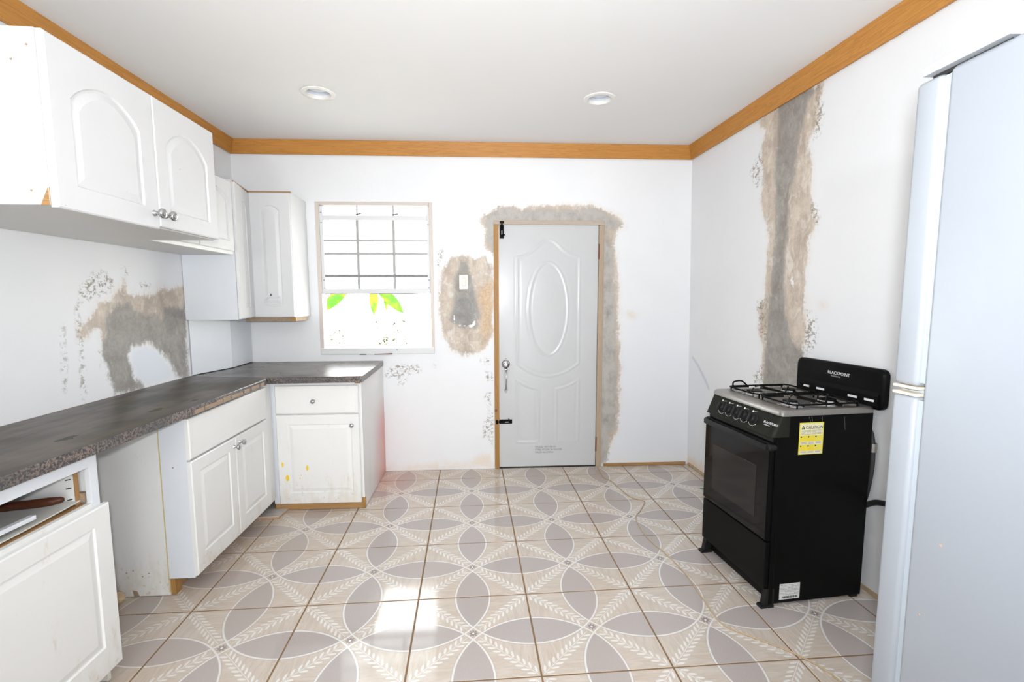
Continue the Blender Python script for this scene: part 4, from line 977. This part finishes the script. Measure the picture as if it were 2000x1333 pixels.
# ------------------------------------------------------------ fridge (doors face the window wall)
fr = empty('refrigerator', (3.0, -3.2, 0), 0, 'tall white two-door refrigerator seen side-on at the right edge', 'refrigerator')
FX0, FX1 = 2.714, 3.30
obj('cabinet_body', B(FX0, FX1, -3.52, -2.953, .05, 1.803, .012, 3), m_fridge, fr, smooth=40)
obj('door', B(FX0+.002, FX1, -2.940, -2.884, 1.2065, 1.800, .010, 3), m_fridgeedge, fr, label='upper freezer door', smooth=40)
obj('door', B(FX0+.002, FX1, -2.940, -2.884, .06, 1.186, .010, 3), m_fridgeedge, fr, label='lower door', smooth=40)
obj('gasket', B(FX0+.010, FX1-.01, -2.9535, -2.9395, 1.215, 1.795), m_gasket, fr)
obj('gasket', B(FX0+.010, FX1-.01, -2.9535, -2.9395, .07, 1.18), m_gasket, fr)
obj('handle_lip', B(FX0+.0005, FX1, -2.941, -2.886, 1.1865, 1.1925, .002), m_fridgecream, fr, label='yellowed lip on top of the lower door')
obj('handle_lip', B(FX0+.0005, FX1, -2.941, -2.886, 1.2005, 1.206, .002), m_fridgecream, fr, label='yellowed lip under the freezer door')
obj('hinge_bracket', B(FX0+.02, FX0+.06, -2.945, -2.89, 1.193, 1.200), m_gasket, fr)
obj('top_cap', prism(bmesh.new(), [(FX0-.004, -2.905, 1.806), (FX1, -2.905, 1.806), (FX1, -2.905, 1.822), (FX0-.004, -2.905, 1.822)],
    [(FX0-.004, -3.06, 1.806), (FX1, -3.06, 1.806), (FX1, -3.06, 1.826), (FX0-.004, -3.06, 1.826)]), plain('fridge_cap_white', (.40, .42, .45), .4), fr)
obj('top_gap', B(FX0+.012, FX1-.01, -3.05, -2.91, 1.799, 1.8065), m_dark, fr)
for x in (FX0+.04, FX1-.04):
    for y in (-3.48, -2.99): obj('foot', lathe(bmesh.new(), [(0, 0), (.02, 0), (.02, .01), (.012, .012), (.012, .052)], Matrix.Translation((x, y, 0)), 14), m_blackmat, fr)
bm = bmesh.new()
for y, z, r in ((-3.02, .92, .003), (-2.99, .76, .0025), (-3.02, .52, .003), (-3.06, .49, .002)): lathe(bm, [(0, .0008), (r, .0004), (r*1.2, 0)], axisM((FX0-.0002, y, z), (-1, 0, 0)), 10)
obj('specks', bm, plain('rust_speck', (.42, .33, .24), .6), fr, kind='stuff')
# ------------------------------------------------------------ small things on the floor
o = obj('floor_cord', tube(bmesh.new(), smooth_path([(2.800, -.03, .004), (2.790, -.20, .004), (2.792, -.28, .004), (2.830, -.352, .004), (2.877, -.62, .004), (2.945, -.70, .004), (2.950, -.735, .004), (2.88, -.86, .004), (2.815, -.97, .004), (2.802, -1.20, .004), (2.842, -1.40, .004), (2.868, -1.60, .004), (2.862, -1.83, .004), (2.868, -1.97, .004), (2.96, -2.06, .004), (3.072, -2.163, .004), (3.138, -2.292, .004), (3.16, -2.6, .004)], 6), .0036, 6), m_cord, smooth=60)
tag(o, 'thin tan cord winding over the floor tiles from the door', 'cord')
o = obj('tile_offcut', prism(bmesh.new(), [(.41, -.835, .001), (.566, -.828, .001), (.578, -.712, .001), (.42, -.708, .001)], [(.41, -.835, .013), (.566, -.828, .013), (.578, -.712, .013), (.42, -.708, .013)]), plain('offcut_body', (.45, .27, .15), .8))
tag(o, 'loose grey tile offcut on the floor in the inner cabinet corner', 'tile')
obj('glazed_face', prism(bmesh.new(), [(.411, -.834, .0131), (.565, -.827, .0131), (.577, -.713, .0131), (.421, -.709, .0131)], [(.411, -.834, .018), (.565, -.827, .018), (.577, -.713, .018), (.421, -.709, .018)]), plain('offcut_glaze', (.47, .43, .40), .25), o)
bm = bmesh.new(); random.seed(5)
bmesh.ops.create_icosphere(bm, subdivisions=3, radius=.055)
for v in bm.verts:
    k = 1+.35*math.sin(v.co.x*90+v.co.y*60)*math.cos(v.co.z*80+v.co.x*40)+random.uniform(-.1, .1); v.co = Vector((v.co.x*k*1.1, v.co.y*k*.9, max(-.03, v.co.z*k*.72)))
bmesh.ops.translate(bm, vec=(.165, -1.70, .031), verts=bm.verts[:])
tag(obj('crumpled_paper', bm, m_crumple), 'crumpled brown paper on the floor in the gap between base cabinets', 'paper')
wi = empty('cut_wires', (3.50, -.52, 0), 0, 'short stub of cut green, yellow and pink wires on the floor left of the stove', 'wire')
obj('wire', tube(bmesh.new(), smooth_path([(3.565, -.46, .075), (3.550, -.475, .03), (3.520, -.49, .006), (3.47, -.53, .005), (3.435, -.52, .005)], 5), .0035, 6), m_grn, wi, label='green wire')
obj('wire', tube(bmesh.new(), smooth_path([(3.560, -.47, .06), (3.548, -.50, .02), (3.53, -.53, .005), (3.55, -.58, .005)], 5), .0035, 6), m_grn, wi, label='green wire')
obj('wire', tube(bmesh.new(), smooth_path([(3.568, -.455, .09), (3.552, -.465, .04), (3.535, -.47, .008), (3.50, -.47, .005)], 5), .003, 6), m_yel, wi, label='yellow wire')
obj('wire', tube(bmesh.new(), smooth_path([(3.46, -.54, .005), (3.47, -.59, .005), (3.52, -.62, .005)], 5), .003, 6), m_pink, wi, label='pink wire')
# ------------------------------------------------------------ garden outside the window
gr = N('garden_ground', .9); gf = gr.noise(4, 5, .6)
gr.col(gr.mix(gf, (.62, .58, .45), (.75, .72, .60)))
tag(obj('ground_outside', B(-14, 18, .16, 26, -.5, -.35), gr.m), kind='structure')
bl = N('banana_leaf', .6, 0, .2); m_ban = bl.col(bl.mix(bl.ss(bl.noise(9, 3, .5, k=(1, 1, .6)), .38, .62), (.045, .165, .010), (.16, .21, .010))).m
m_stem = plain('banana_stem', (.72, .70, .50), .6)
def leaf_bm(base, d, L, wd, droop):
    bm = bmesh.new(); d = Vector(d).normalized(); side = d.cross(Vector((0, 1, .35))).normalized(); n = 8; rows = []
    for i in range(n+1):
        t = i/n; c = Vector(base)+d*L*t+Vector((0, 0, -droop*t*t*L)); w = wd*max(.04, math.sin(math.pi*min(1, t*.93+.07))**.7)
        rows.append([bm.verts.new(c+side*w*s+Vector((0, abs(s)*w*.35, 0))) for s in (-1, -.5, 0, .5, 1)])
    for a, b in zip(rows, rows[1:]):
        for k in range(4): bm.faces.new((a[k], a[k+1], b[k+1], b[k]))
    r = bmesh.ops.extrude_face_region(bm, geom=bm.faces[:]); bmesh.ops.translate(bm, vec=(0, .002, .001), verts=[v for v in r['geom'] if isinstance(v, bmesh.types.BMVert)])
    return bm
for (bx, by, lab), leaves in (((-.25, 2.75, 'bright green banana plant outside the window, at its left side'), [((.19, 2.30, 1.50), (-1, -.25, -.62), .36, .075), ((-.2, 2.7, 1.5), (-1, .3, .7), .8, .14), ((-.22, 2.75, 1.55), (.3, .6, .9), .7, .14)]),
                              ((.45, 2.8, 'bright green banana plant outside the window, in its middle'), [((.52, 2.25, 1.52), (.05, -.15, -1), .27, .055), ((.60, 2.25, 1.47), (1, -.1, -.60), .34, .075), ((.63, 2.4, 1.50), (.12, -.1, -1), .22, .028), ((.45, 2.8, 1.6), (.4, .5, 1), .7, .13)])):
    p = empty('banana_plant', (bx, by, -.35), 0, lab, 'plant')
    obj('stem', tube(bmesh.new(), [(bx, by, -.35), (bx, by-.02, .6), (bx+.02, by, 1.62)], [.07, .06, .035], 10), m_stem, p)
    for b_, d_, L_, w_ in leaves:
        obj('leaf', leaf_bm(b_, d_, L_, w_, .25), m_ban, p, smooth=60)
        obj('leaf_stalk', tube(bmesh.new(), smooth_path([(bx, by, 1.55), (Vector(b_)+Vector((bx, by, 1.9)))/2, b_], 4), .008, 6), m_stem, p)
random.seed(21)
for k, (bx, by, r, h, lab) in enumerate(((.08, 2.0, .34, 1.42, 'sunlit pale shrub outside the window, lower left'), (.86, 1.7, .34, 1.50, 'sunlit pale shrub outside the window, lower right'), (.45, 1.3, .25, 1.20, 'sunlit pale shrub outside the window, low in the middle'))):
    s_ = empty('shrub', (bx, by, -.35), 0, lab, 'shrub')
    for nm, cnt, mm in (('foliage', 620, plain('pale_foliage_%d' % k, (.62, .62, .36), .7, 0, .35, 14)), ('dry_leaves', 75 if k < 2 else 12, plain('dry_leaf_%d' % k, (.030, .018, .006) if k != 1 else (.022, .028, .008), .7, 0, .5, 14))):
        bm = bmesh.new()
        for i in range(cnt):
            t = random.random()*2*math.pi; rr_ = r*math.sqrt(random.random()); z = -.35+h*(.25+.75*random.random()**.8)
            rr_ *= (1-.45*(z+.35)/h)
            c_ = Vector((bx+rr_*math.cos(t), by+rr_*math.sin(t), z)); a = Vector((random.uniform(-1, 1), random.uniform(-1, 1), random.uniform(-.3, 1))).normalized(); b = a.orthogonal().normalized()
            if nm == 'dry_leaves': c_.y = by-abs(c_.y-by)
            l = random.uniform(.03, .06) if nm == 'foliage' else random.uniform(.024, .046)
            bm.faces.new([bm.verts.new(c_+a*l), bm.verts.new(c_+b*l*.35+a*l*.3), bm.verts.new(c_-a*l*.4), bm.verts.new(c_-b*l*.35+a*l*.3)])
        obj(nm, bm, mm, s_, kind='stuff')
    bm = bmesh.new()
    for i in range(5): tube(bm, [(bx, by, -.35), (bx+random.uniform(-.2, .2)*r*2, by+random.uniform(-.2, .2), -.35+h*.8)], .006, 5)
    obj('twigs', bm, plain('twig_brown', (.55, .45, .33), .8), s_, kind='stuff')
